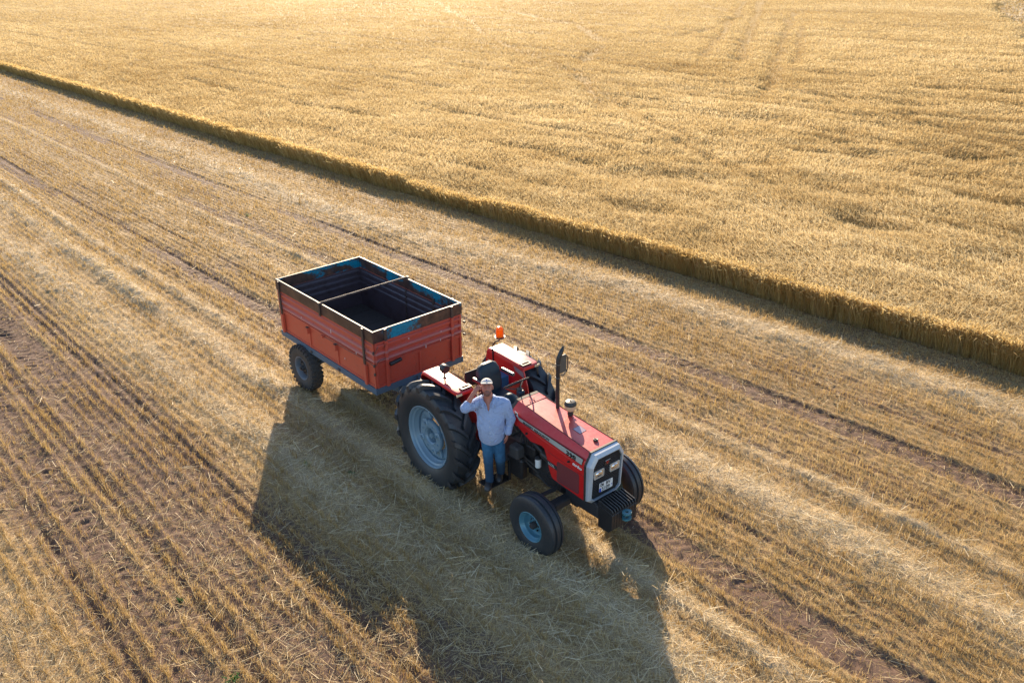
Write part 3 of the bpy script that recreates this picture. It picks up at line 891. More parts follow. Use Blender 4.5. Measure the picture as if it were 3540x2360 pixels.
# --- side panels
def side_panel(s_):
    mb = MB()
    top = [(x, zs(x) - .055) for x in (2.752, 2.3, 1.9, 1.6, 1.43)]
    bot = [(1.36, 1.50), (1.395, 1.40), (1.45, 1.37), (1.66, 1.285), (1.90, 1.318), (1.945, 1.30), (1.975, 1.24), (2.02, 1.115), (2.055, 1.0), (2.10, .915), (2.13, .893), (2.752, .848)]
    poly = top + bot
    y0, y1 = (-.3325, -.312) if s_ < 0 else (.312, .3325)
    mb.prism(poly, y0, y1, 'XZ')
    return mb.build("side_panel", M_RED, tractor, .004)
for s_ in (-1, 1):
    pn = side_panel(s_)
    q = s_
    mb = MB()
    mb.prism(rrect(.44, .325, .035, 4, (2.43, 1.062)), q * .3335, q * .3365, 'XZ')
    mb.build("side_grille", M_REDMESH, pn)
    mb = MB()   # fold line and knobs
    mb.tube([(1.98, q * .3335, 1.292), (2.748, q * .3335, 1.232)], .0025, 5)
    mb.build("fold_line", M_GROOVE, pn)
    for kx, kz in ((1.585, 1.385), (2.45, 1.333)):
        mb = MB(); mb.cyl((kx, q * .332, kz), (kx, q * .350, kz), .017, 12); mb.cyl((kx, q * .35, kz), (kx, q * .365, kz), .010, 10)
        mb.build("latch", M_BLACK, pn)
    # decal stripe
    y_ = q * .3340
    st = [(1.375, 1.572), (2.716, 1.486), (2.690, 1.392), (1.418, 1.523)]
    mb = MB(); o_ = .006
    mb.prism([(st[0][0] - o_, st[0][1] + o_), (st[1][0] + o_, st[1][1] + o_), (st[2][0] + o_ * .6, st[2][1] - o_), (st[3][0] - o_, st[3][1] - o_)], q * .3328, q * .3345, 'XZ')
    bd = mb.build("stripe_border", M_INK, pn)
    mb = MB(); mb.prism(st, q * .3346, q * .3352, 'XZ')
    sp_ = mb.build("stripe", M_GREYDECAL, pn)
    if q < 0:
        ty_ = -.3354
        text("lettering", "MASSEY FERGUSON", .052, frame((1.505, ty_, 1.525), (1, 0, -.078), (0, 0, 1)), M_INK, sp_, offset=.0022, spacing=1.02, sx=1.18)
        text("number_lettering", "398", .092, frame((2.392, ty_, 1.447), (1, 0, -.085), (0, 0, 1)), M_INK, sp_, offset=.0045, sx=1.32, spacing=1.05)
        text("script_lettering", "turbo", .062, frame((2.515, ty_, 1.338), (1, 0, -.09), (0, 0, 1)), M_WHITEINK, pn, offset=.0022, shear=.35, sx=1.25)
        mb = MB(); mb.prism([(2.000, 1.152), (2.212, 1.136), (2.224, 1.070), (2.022, 1.085)], -.3368, -.3330, 'XZ')
        pl = mb.build("name_plate", M_CAST, pn)
        text("plate_lettering", "UZEL", .050, frame((2.035, -.3372, 1.112), (1, 0, -.075), (0, 0, 1)), M_GREYDECAL, pl, offset=.0012, sx=1.15)
    else:
        text("lettering", "MASSEY FERGUSON", .052, frame((2.07, .3354, 1.482), (-1, 0, .078), (0, 0, 1)), M_INK, sp_, offset=.0022, sx=1.12)
        text("number_lettering", "398", .092, frame((2.62, .3354, 1.437), (-1, 0, .085), (0, 0, 1)), M_INK, sp_, offset=.004, sx=1.3)

# --- cowl in front of the driver
def cowl_ring(x, dz=0, sc=1.0, low=1.50):
    z = 1.700 + (1.405 - x) * .12 + dz; w = .190; s_ = z - .165
    half = [(.33, low), (.33, s_), (.322, s_ + .035), (.300, s_ + .075), (w + .035, z - .030), (w + .012, z - .006), (w, z), (w * .98, z + .001), (w * .5, z + .003)]
    half = [(a * sc, b) for a, b in half]
    return [(x, -a, b) for a, b in half] + [(x, 0, z + .004)] + [(x, a, b) for a, b in half[::-1]]
mb = MB()
mb.loft([cowl_ring(1.405), cowl_ring(1.33), cowl_ring(1.245)], True, False, True)
cowl = mb.build("cowl", M_RED, tractor)
mb = MB(); mb.tube([(1.40, -.005, 1.705), (1.25, -.005, 1.723)], .0035, 6)
for yy_ in (-.055, .02): mb.cyl((1.335, yy_, 1.72), (1.335, yy_, 1.732), .008, 8)
mb.build("seam", M_GROOVE, cowl)
mb = MB()
r0 = cowl_ring(1.245, .003, 1.008); r1 = cowl_ring(1.195, .003, 1.008)
mb.loft([r0, r1], True, False, True)
mb.prism([(-.32, 1.50), (.32, 1.50), (.32, 1.58), (.20, 1.722), (-.20, 1.722), (-.32, 1.58)], 1.198, 1.21, 'YZ')
mb.build("dashboard_edge", M_RUBBERHOSE, tractor)
mb = MB()
mb.prism([(1.265, -.08 + 1.60), (1.405, 1.57), (1.40, 1.42), (1.34, 1.40), (1.28, 1.44)], -.331, -.312, 'XZ')
mb.build("cowl_side", M_RED, tractor)
mb = MB()
mb.prism([(1.265, -.08 + 1.60), (1.405, 1.57), (1.40, 1.42), (1.34, 1.40), (1.28, 1.44)], .312, .331, 'XZ')
mb.build("cowl_side", M_RED, tractor)
mb = MB(); mb.prism([(1.325, 1.640), (1.385, 1.628), (1.400, 1.560), (1.355, 1.575)], -.3385, -.3335, 'XZ')
mb.build("latch_plate", M_WHITE, tractor)
mb = MB(); mb.tube([(1.375, -.345, 1.615), (1.345, -.365, 1.60), (1.318, -.370, 1.54), (1.305, -.365, 1.46), (1.315, -.35, 1.38), (1.36, -.32, 1.30)], .013, 8)
mb.build("hose", M_RUBBERHOSE, tractor)

# --- grille
def oct_ring(x_of, wt, zt_, ws, zsh, zlo, wb, zb):
    P = [(-wb, zb), (-ws, zlo), (-ws, zsh), (-wt, zt_), (wt, zt_), (ws, zsh), (ws, zlo), (wb, zb)]
    return [(x_of(z), y, z) for y, z in P]
mb = MB()
A = lambda z: 2.752
xf = lambda z: 2.812 + (z - .87) * .06
mb.loft([oct_ring(lambda z: 2.745, .222, 1.560, .320, 1.405, .865, .235, .800), oct_ring(lambda z: 2.745, .243, 1.580, .342, 1.412, .850, .252, .784), oct_ring(lambda z: 2.772, .243, 1.580, .342, 1.412, .850, .252, .784), oct_ring(lambda z: 2.772, .222, 1.560, .320, 1.405, .865, .235, .800)], False, True)
mb.build("grille_seal", M_RUBBERHOSE, tractor)
mb = MB()
mb.loft([oct_ring(lambda z: 2.755, .20, 1.54, .30, 1.39, .87, .22, .81), oct_ring(lambda z: 2.765, .232, 1.568, .330, 1.405, .860, .240, .795),
         oct_ring(lambda z: xf(z) - .012, .228, 1.556, .325, 1.400, .862, .238, .798), oct_ring(lambda z: xf(z) + .020, .205, 1.512, .282, 1.385, .880, .215, .832),
         oct_ring(lambda z: xf(z) + .016, .196, 1.500, .270, 1.380, .886, .208, .845), oct_ring(lambda z: xf(z) - .02, .194, 1.498, .268, 1.378, .888, .206, .847)], False, True)
bez = mb.build("grille_surround", M_SILVER, tractor, .003)
mb = MB()
mb.loft([oct_ring(lambda z: xf(z) - .016, .20, 1.505, .275, 1.383, .884, .210, .842), oct_ring(lambda z: xf(z) - .04, .20, 1.505, .275, 1.383, .884, .210, .842)], True, True)
for k in range(23):
    z = .862 + k * .0275
    w_ = .262 if .89 < z < 1.385 else (.20 + (1.5 - z) / .12 * .06 if z > 1.385 else .215)
    mb.box((xf(z) - .010, 0, z), (.014, 2 * w_, .011), None, .003)
gr = mb.build("grille", M_BLACK, tractor)
for s_, cy in ((-1, -.150), (1, .152)):
    mb = MB()
    mb.prism([(y + cy, z + 1.245) for y, z in rrect(.178, .112, .018)], 2.826, 2.840, 'YZ')
    hl = mb.build("headlamp", M_GLASS, tractor)
    mb = MB()
    ring1 = [(2.842, y + cy, z + 1.245) for y, z in rrect(.190, .124, .02)]
    ring2 = [(2.842, y + cy, z + 1.245) for y, z in rrect(.168, .102, .015)]
    ring0 = [(2.82, y + cy, z + 1.245) for y, z in rrect(.190, .124, .02)]
    mb.loft([ring0, ring1, ring2], False, True)
    mb.build("lamp_bezel", M_GREYDECAL, hl)
    mb = MB()
    mb.lathe([(0, .062), (.012, .045), (.018, .0)], 'X', 20, True, Matrix.Translation((2.838, cy, 1.245)) @ Matrix.Diagonal((1, 1.2, .7, 1)))
    mb.build("lens", paint("lens_glass", (.70, .72, .74), .08, metal=.9, dust=.02, bump=0), hl)
# badge: three red triangles under a bright bar
mb = MB(); mb.box((2.842, .0, 1.405), (.012, .098, .012), None, .003); mb.box((2.838, .0, 1.368), (.006, .088, .062))
bdg = mb.build("badge", M_BLACK, tractor)
mb = MB(); mb.box((2.850, 0, 1.408), (.004, .092, .006)); mb.build("badge_bar", M_SILVER, bdg)
mb = MB()
for yy_, zz_ in ((-.014, 1.376), (.014, 1.376), (0, 1.356)):
    mb.prism([(yy_ - .012, zz_ + .009), (yy_ + .012, zz_ + .009), (yy_, zz_ - .010)], 2.842, 2.845, 'YZ')
mb.build("badge_triangles", paint("badge_red", (.7, .03, .02), .4, dust=0), bdg)
# number plate
TP = Matrix.Translation((2.832, -.005 + 0, 1.005)) @ Matrix.Rotation(R(-1.5), 4, 'X')
mb = MB(); mb.prism([(y, z) for y, z in rrect(.255, .138, .010)], -.003, .003, 'YZ', TP)
plate = mb.build("number_plate", M_WHITE, tractor)
mb = MB(); mb.prism([(-.1265, -.067), (-.092, -.067), (-.092, -.012), (-.1265, -.012)], .003, .0042, 'YZ', TP); mb.build("plate_band", M_BLUEINK, plate)
mb = MB()
mb.cyl(TP @ Vector((.0, .108, -.022)), TP @ Vector((.006, .108, -.022)), .009, 10); mb.build("plate_stamp", M_BLUEINK, plate)
PF = TP @ frame((.0045, 0, 0), (0, 1, 0), (0, 0, 1))
text("plate_lettering", "06  BV", .078, PF @ Matrix.Translation((-.112, .034, 0)), M_INK, plate, offset=.0014, sx=.90)
text("plate_lettering", "5109", .078, PF @ Matrix.Translation((-.080, -.034, 0)), M_INK, plate, offset=.0014, sx=.98)

# --- front weights and frame
mb = MB()
for k in range(10):
    y = -.222 + k * .0483
    prof = [(2.935, .50), (3.13, .50), (3.185, .56), (3.19, .79), (3.165, .815), (2.935, .845)]
    mb.prism(prof, y - .0215, y + .0215, 'XZ')
    mb.prism([(2.91, .79), (3.182, .75), (3.185, .835), (3.165, .862), (2.93, .905), (2.91, .885)], y - .010, y + .010, 'XZ')
mb.build("weight", M_BLACK, tractor, .003).name = "front_weights"
mb = MB()
mb.box((2.62, 0, .66), (.72, .30, .30), None, .02)
mb.box((2.62, -.20, .70), (.70, .05, .22), None, .01); mb.box((2.62, .20, .70), (.70, .05, .22), None, .01)
mb.box((2.90, 0, .72), (.06, .48, .16), None, .01)
mb.box((2.45, 0, .83), (.60, .58, .035), None, .006)
mb.box((2.302, 0, .60), (.15, 1.02, .12), None, .02)
mb.box((2.302, 0, .54), (.26, .30, .16), None, .03)
for s_ in (-1, 1):
    mb.box((2.302, s_ * .55, .60), (.11, .20, .10), None, .015)
    mb.cyl((2.30, s_ * .60, .72), (2.30, s_ * .60, .40), .038, 14)
    mb.cyl((2.30, s_ * .60, .455), (2.30, s_ * .72, .452), .045, 14)
    mb.tube([(2.30, s_ * .60, .74), (2.16, s_ * .56, .74), (2.14, s_ * .30, .70)], .022, 8)
mb.cyl((2.13, -.56, .73), (2.13, .56, .73), .018, 10)
mb.build("front_axle", M_CAST, tractor)
mb = MB()
for z in (.700, .785):
    ring = [(3.185 + a, b - .02) for a, b in [(0, -.075), (.05, -.075), (.10, -.045), (.115, 0), (.10, .045), (.05, .075), (0, .075)]]
    inner = []
    outer = [Vector((a, b, z)) for a, b in ring]
    ho = [Vector((3.245 + .024 * math.cos(t), -.02 + .024 * math.sin(t), z)) for t in [math.pi + 2 * math.pi * (k) / 14 for k in range(14)]]
    oo = [Vector((3.245 + .060 * math.cos(t), -.02 + .072 * math.sin(t), z)) for t in [math.pi + 2 * math.pi * (k) / 14 for k in range(14)]]
    up_ = Vector((0, 0, .011))
    mb.loft([[p - up_ for p in ho], [p - up_ for p in oo], [p + up_ for p in oo], [p + up_ for p in ho], [p - up_ for p in ho]], False, True, False)
mb.build("towing_hook", M_TEALPAINT, tractor)

# --- engine and drive line
mb = MB()
mb.box((1.74, 0, 1.02), (.86, .36, .62), None, .03)
mb.box((1.72, 0, 1.40), (.80, .30, .16), None, .03)
mb.box((1.74, 0, .62), (.80, .28, .22), None, .05)
mb.box((2.36, 0, 1.16), (.12, .52, .60), None, .01)
mb.box((1.02, 0, .84), (.70, .44, .52), None, .05)
mb.box((.25, 0, .86), (.95, .40, .48), None, .06)
mb.cyl((0, -.62, .868), (0, .62, .868), .105, 20)
mb.cyl((0, -.58, .868), (0, -.30, .868), .15, 20); mb.cyl((0, .58, .868), (0, .30, .868), .15, 20)
mb.box((-.28, 0, .72), (.22, .34, .42), None, .04)
mb.cyl((2.02, -.20, 1.22), (2.02, -.26, 1.22), .10, 16)
mb.build("engine_block", M_CAST, tractor)
mb = MB()
mb.cyl((1.84, -.255, 1.145), (2.00, -.255, 1.115), .066, 16); mb.cyl((1.93, -.20, 1.18), (1.93, -.30, 1.16), .075, 16)
mb.tube([(1.60, -.24, 1.26), (1.70, -.28, 1.24), (1.80, -.28, 1.20), (1.88, -.27, 1.16)], .038, 10)
mb.tube([(1.98, -.26, 1.10), (2.05, -.26, 1.02), (2.03, -.25, .92), (1.95, -.24, .86)], .030, 10)
mb.box((1.58, -.23, 1.06), (.20, .10, .16), None, .02)
mb.build("turbocharger", M_BLACK, tractor)
mb = MB()
for i in range(4):
    mb.tube([(1.46 + .05 * i, -.21, 1.30), (1.47 + .05 * i, -.27, 1.22), (1.48 + .05 * i, -.26, 1.08), (1.50 + .07 * i, -.24, .98)], .007, 6)
mb.tube([(1.42, -.25, 1.36), (1.40, -.30, 1.2), (1.42, -.30, .98), (1.52, -.28, .90), (1.72, -.27, .86)], .012, 8)
mb.tube([(1.42, -.27, .88), (1.62, -.30, .84), (1.80, -.29, .80)], .014, 8)
mb.tube([(1.75, -.30, .78), (1.95, -.26, .66), (2.12, -.22, .66)], .016, 8)
mb.build("pipes", M_RUBBERHOSE, tractor)
mb = MB(); mb.lathe([(-.075, .0), (-.075, .036), (-.065, .044), (.06, .044), (.07, .040)], 'Z', 20, True, None, (1.755, -.275, .955))
flt = mb.build("fuel_filter", M_WHITE, tractor)
mb = MB(); mb.lathe([(.068, .046), (.09, .046), (.10, .02), (.10, 0)], 'Z', 20, True, None, (1.755, -.275, .955)); mb.build("filter_head", M_CAST, flt)
mb = MB(); mb.box((1.43, -.40, 1.05), (.20, .16, .20), Matrix.Identity(4), .03)
mb.build("battery_box", M_STEP, tractor)
mb = MB()
mb.box((1.32, -.30, .72), (.34, .14, .34), None, .03)
mb.build("tool_box", M_BLACK, tractor)
mb = MB()
mb.box((1.32, .34, .78), (.40, .16, .36), None, .03)
mb.build("tool_box", M_BLACK, tractor)

# --- platform and steps
mb = MB()
mb.box((.86, -.37, .80), (.72, .30, .035), None, .006); mb.build("foot_platform", M_STEP, tractor); mb = MB(); mb.box((.86, .37, .80), (.72, .30, .035), None, .006)
mb.box((.82, 0, 1.10), (.60, .46, .05), None, .01)
mb.build("foot_platform", M_STEP, tractor)
mb = MB()
mb.box((1.10, -.56, .452), (.26, .42, .018), None, .004)
for k in range(6): mb.box((1.10, -.75 + k * .08, .466), (.24, .010, .005))
mb.box((.965, -.38, .63), (.035, .035, .34), None, .004); mb.box((1.235, -.38, .63), (.035, .035, .34), None, .004)
mb.build("step", M_BLACK, tractor)

# --- fenders
def fender(s_):
    mb = MB()
    yi, yo = s_ * .476, s_ * .800
    top = [(-.375, 1.50), (-.370, 1.66), (-.350, 1.76), (-.320, 1.805), (-.275, 1.816), (0, 1.806), (.27, 1.793), (.50, 1.780), (.545, 1.772)]
    rings = []
    for x, z in top:
        if x > .5: yy = yo - s_ * .015
        else: yy = yo
        rings.append([(x, yi - s_ * .0, z - .050), (x, yi + s_ * .008, z - .014), (x, yi + s_ * .020, z - .003), (x, yi + s_ * .034, z), (x, (yi + yy) / 2, z + .001), (x, yy - s_ * .030, z), (x, yy - s_ * .016, z - .003), (x, yy - s_ * .004, z - .014), (x, yy, z - .045)])
    mb.loft(rings, False, False, True)
    # front lip
    z = 1.764; x = .545
    mb.loft([[(x, yi + s_ * .0, z - .05), (x, yi + s_ * .026, z), (x, yo - s_ * .03, z), (x, yo - s_ * .015, z - .045)],
             [(x + .022, yi + s_ * .0, z - .05), (x + .018, yi + s_ * .026, z - .014), (x + .018, yo - s_ * .03, z - .014), (x + .022, yo - s_ * .015, z - .055)],
             [(x + .022, yi + s_ * .0, z - .06), (x + .020, yi + s_ * .026, z - .05), (x + .020, yo - s_ * .03, z - .05), (x + .022, yo - s_ * .015, z - .06)]], False, False, False)
    o = mb.build("fender", M_RED, tractor)
    sd = o.modifiers.new("solid", 'SOLIDIFY'); sd.thickness = .004; sd.use_rim = False
    mb = MB()
    prof = [(-.375, 1.40), (-.370, 1.64), (-.350, 1.73), (-.30, 1.775), (.545, 1.722), (.63, 1.50), (.70, 1.15), (.74, .80), (.30, .78), (-.36, 1.0)]
    mb.prism(prof, min(yi, yi + s_ * .010), max(yi, yi + s_ * .010), 'XZ')
    mb.prism([(.545, 1.745), (.567, 1.72), (.652, 1.50), (.722, 1.15), (.76, .80), (.735, .80), (.70, 1.15), (.63, 1.50)], min(yi, yi + s_ * .02), max(yi, yi + s_ * .02), 'XZ')
    mb.build("inner_panel", M_RED, o, .003)
    # hand grip with slot
    mb = MB()
    zz = 1.782
    cx_, cy_ = .492, s_ * .585
    T = Matrix.Translation((cx_, cy_, zz)) @ Matrix.Rotation(R(3.5), 4, 'Y')
    outer = [Vector((a, b, 0)) for a, b in rrect(.092, .185, .012)]
    inn = [Vector((a, b, 0)) for a, b in rrect(.040, .135, .018)]
    u_ = Vector((0, 0, .016)); dn = Vector((0, 0, -.02))
    mb.loft([[p + dn for p in outer], [p + u_ for p in outer], [p + u_ for p in inn], [p + dn * .2 for p in inn]], False, True, False, T)
    mb.add([p + Vector((0, 0, -.003)) for p in inn], [tuple(range(len(inn)))], False, T)
    mb.build("hand_grip", M_BLACK, o)
    mb = MB()
    mb.box((.572, s_ * .755, 1.735), (.012, .10, .034), None, .003)
    mb.build("reflector", M_CREAM, o)
    return o
fn = fender(-1); ff = fender(1)
# stickers inside the far fender
mb = MB(); mb.add([(.335, .4735, 1.735), (.570, .4735, 1.700), (.580, .4735, 1.600), (.365, .4735, 1.665)], [(0, 1, 2, 3)]); mb.build("sticker", paint("grey_sticker", (.34, .22, .24), .4, dust=.3), ff)
mb = MB(); mb.add([(-.32, .4735, 1.62), (-.19, .4735, 1.62), (-.17, .4735, 1.50), (-.31, .4735, 1.50)], [(0, 1, 2, 3)]); mb.build("sticker", M_CREAM, ff)
# work lamp on the near fender
mb = MB()
mb.cyl((.06, -.645, 1.80), (.06, -.645, 1.90), .012, 8); mb.box((.06, -.645, 1.812), (.05, .04, .012))
mb.lathe([(-.055, .0), (-.055, .052), (-.03, .066), (.045, .070), (.058, .064), (.052, .0)], 'X', 22, True, Matrix.Translation((.06, -.645, 1.955)) @ Matrix.Rotation(R(8), 4, 'Y'))
mb.box((.06, -.645, 1.90), (.04, .09, .02), None, .004)
mb.build("work_lamp", M_BLACK, tractor)
# beacon on a bent stem, far fender
mb = MB(); mb.tube([(-.17, .470, 1.50), (-.168, .466, 1.78), (-.150, .462, 1.93), (-.10, .47, 2.00), (-.02, .482, 2.04), (-.01, .485, 2.08)], .012, 8)
mb.cyl((-.165, .465, 1.84), (-.165, .445, 1.84), .014, 8)
bst = mb.build("beacon_stem", M_BLACK, tractor)
mb = MB(); mb.lathe([(-.03, .0), (-.03, .040), (-.012, .075), (.0, .090), (.012, .088), (.014, .0)], 'Z', 28, True, None, (-.005, .485, 2.105))
mb.build("beacon_base", M_BLACK, bst)
mb = MB(); mb.lathe([(.012, .064), (.03, .066), (.035, .059)] + [(.040 + .011 * k + q, .0600 - .0004 * k - e) for k in range(8) for q, e in ((0, 0), (.005, 0), (.006, .003), (.010, .003))] + [(.135, .055), (.158, .048), (.175, .033), (.182, .0)], 'Z', 32, True, None, (-.005, .485, 2.105))
mb.build("beacon_lamp", M_AMBER, bst)

# --- exhaust, guard mirror, pre-cleaner
mb = MB()
mb.tube([(1.702, .147, 1.60), (1.702, .147, 1.66), (1.702, .147, 2.0), (1.702, .147, 2.36)], [.030, .028, .0275, .0275], 16, caps=False)
mb.lathe([(0, .05), (.006, .045), (.008, .028)], 'Z', 18, True, None, (1.702, .147, 1.648))
mb.build("exhaust_pipe", M_BLACK, tractor)
mb = MB()
mb.tube([(1.702, .147, 2.34), (1.702, .152, 2.42), (1.705, .178, 2.49), (1.708, .215, 2.555), (1.710, .245, 2.61)], [.030, .032, .033, .030, .010], 14)
mb.build("exhaust_tip", M_BLACK, tractor)
for z_ in (2.36, 2.15):
    mb = MB(); mb.lathe([(-.010, .031), (-.010, .035), (.010, .035), (.010, .031)], 'Z', 18, True, None, (1.702, .147, z_)); mb.build("clamp", M_MIRROR, tractor)
mb = MB()
mb.tube([(1.702, .17, 2.175), (1.70, .25, 2.16), (1.70, .315, 2.19), (1.70, .335, 2.24), (1.70, .338, 2.40), (1.70, .325, 2.43), (1.70, .27, 2.445), (1.70, .17, 2.43)], .0085, 8)
mb.build("mirror_bracket", M_BLACK, tractor)
mb = MB(); mb.prism([(y + .245, z + 2.335) for y, z in rrect(.125, .27, .016)], 1.690, 1.708, 'YZ', Matrix.Identity(4))
mb.build("mirror", M_MIRROR, tractor, .003)
mb = MB()
C_ = (1.948, .162, 0)
mb.lathe([(1.625, .036), (1.66, .036), (1.665, .042), (1.70, .040), (1.705, .034), (1.735, .036)], 'Z', 20, True, None, C_)
mb.cyl((1.948, .198, 1.69), (1.965, .225, 1.70), .010, 8)
pc = mb.build("air_intake", M_BLACK, tractor)
mb = MB(); mb.lathe([(1.722, .030), (1.732, .060), (1.755, .076), (1.808, .083), (1.812, .08)], 'Z', 28, True, None, C_); mb.build("intake_bowl", M_CREAM, pc)
mb = MB(); mb.lathe([(1.810, .082), (1.820, .087), (1.845, .084), (1.870, .066), (1.878, .030), (1.879, .0)], 'Z', 28, True, None, C_)
mb.cyl((1.948, .162, 1.878), (1.948, .162, 1.892), .008, 8); mb.build("intake_cap", M_BLACK, pc)

# --- seat, steering wheel, controls
mb = MB()
def seat_ring(z, w, t, x, r=.045):
    return [Vector((x + a, b, z)) for a, b in rrect(t, w, min(r, t * .45), 5, (0, .015))]
mb.loft([seat_ring(1.44, .36, .10, .33), seat_ring(1.52, .42, .13, .315), seat_ring(1.68, .43, .13, .285), seat_ring(1.80, .40, .12, .262), seat_ring(1.87, .33, .10, .250), seat_ring(1.905, .20, .06, .245)], True, True, True)
bk = mb.build("seat_back", M_SEAT, tractor)
mb = MB(); mb.box((.52, .015, 1.40), (.44, .44, .12), None, .035); mb.box((.48, .015, 1.25), (.34, .34, .24), None, .02)
mb.build("seat_cushion", M_SEAT, tractor)
mb = MB()
mb.box((.455, .255, 1.745), (.30, .055, .055), Matrix.Identity(4), .016)
a1 = mb.build("armrest", M_ARM, tractor)
mb = MB()
mb.box((.375, -.235, 1.700), (.30, .050, .055), Matrix.Identity(4), .016)
mb.build("armrest", M_ARM, tractor)
mb = MB(); mb.box((.02, -.11, 1.60), (.02, .27, .26), Matrix.Identity(4), .006); mb.cyl((.02, -.20, 1.48), (.10, -.20, 1.1), .014, 8); mb.cyl((.02, .0, 1.48), (.10, .0, 1.1), .014, 8)
mb.build("back_plate", M_STEP, tractor)
mb = MB(); mb.box((.10, .40, 1.42), (.22, .16, .20), None, .008); mb.build("storage_box", M_BLUEBOX, tractor)
# steering wheel: hub lower and further forward than the rim
cW = Vector((.965, 0, 1.835)); ax = Vector((-math.sin(R(36)), 0, math.cos(R(36))))
uW = Vector((0, 1, 0)); vW = ax.cross(uW)
mb = MB()
ring = []
for k in range(41):
    t = 2 * math.pi * k / 40
    ring.append(cW + (uW * math.cos(t) + vW * math.sin(t)) * .195)
mb.tube(ring, .0125, 8, caps=False)
hubc = cW - ax * .095
for k in range(3):
    t = 2 * math.pi * k / 3 + .35
    mb.tube([hubc + ax * .01, hubc + ax * .02 + (uW * math.cos(t) + vW * math.sin(t)) * .06, cW + (uW * math.cos(t) + vW * math.sin(t)) * .188], .0085, 6)
mb.cyl(hubc - ax * .02, hubc + ax * .025, .045, 20)
mb.build("steering_wheel", M_BLACK, tractor)
mb = MB()
mb.cyl(hubc - ax * .30, hubc, .030, 12)
mb.box(tuple(hubc - ax * .07), (.10, .11, .10), None, .02)
mb.build("steering_column", M_SEAT, tractor)
mb = MB()   # soft gaiter and cushion lump under the wheel
mb.lathe([(1.30, .17), (1.42, .16), (1.50, .135), (1.55, .10), (1.60, .05), (1.62, .0)], 'Z', 18, True, Matrix.Translation((.83, -.02, 0)) @ Matrix.Diagonal((1.0, 1.15, 1, 1)))
mb.box((1.06, 0, 1.40), (.28, .50, .24), None, .05)
mb.build("gaiter", M_SEAT, tractor)
mb = MB()
for (x, y, lx, ly) in ((.78, -.22, .05, -.03), (.74, .22, .03, .05), (.62, -.30, -.02, -.02)):
    mb = MB(); mb.cyl((x, y, 1.1), (x + lx, y + ly, 1.55), .009, 8); mb.lathe([(-.02, 0), (-.012, .016), (.008, .02), (.02, 0)], 'Z', 12, True, None, (x + lx, y + ly, 1.565))
    mb.build("lever", M_BLACK, tractor)
mb = MB()
mb.box((-.42, 0, .62), (.18, .60, .05), None, .01)
mb.box((-.55, 0, .60), (.50, .10, .05), None, .008)
mb.build("tow_bar", M_CAST, tractor)
for a in (-1, 1):
    mb = MB(); mb.tube([(-.25, a * .26, .98), (-.55, a * .30, 1.00), (-.60, a * .36, .48), (-.95, a * .36, .46)], .022, 8); mb.build("lift_arm", M_CAST, tractor)

# ================================================================ TRAILER
TX, TY_, TYAW, TPIT = -1.855, .158, R(2.288), R(-1.487)
trailer = empty("farm_trailer", (TX, TY_, 0), TYAW, "weathered orange tipping trailer with rusty brown and teal top boards, coupled behind the tractor", "trailer")
TZ0, TL, TWH, THH = .807, 3.293, .9465, 1.161
def tilt(p):
    x, z = p[0], p[2] + TZ0
    return Vector((x * math.cos(TPIT) - z * math.sin(TPIT), p[1], x * math.sin(TPIT) + z * math.cos(TPIT)))
MT = Matrix(((math.cos(TPIT), 0, -math.sin(TPIT), 0), (0, 1, 0, 0), (math.sin(TPIT), 0, math.cos(TPIT), 0), (0, 0, 0, 1))) @ Matrix.Translation((0, 0, TZ0))

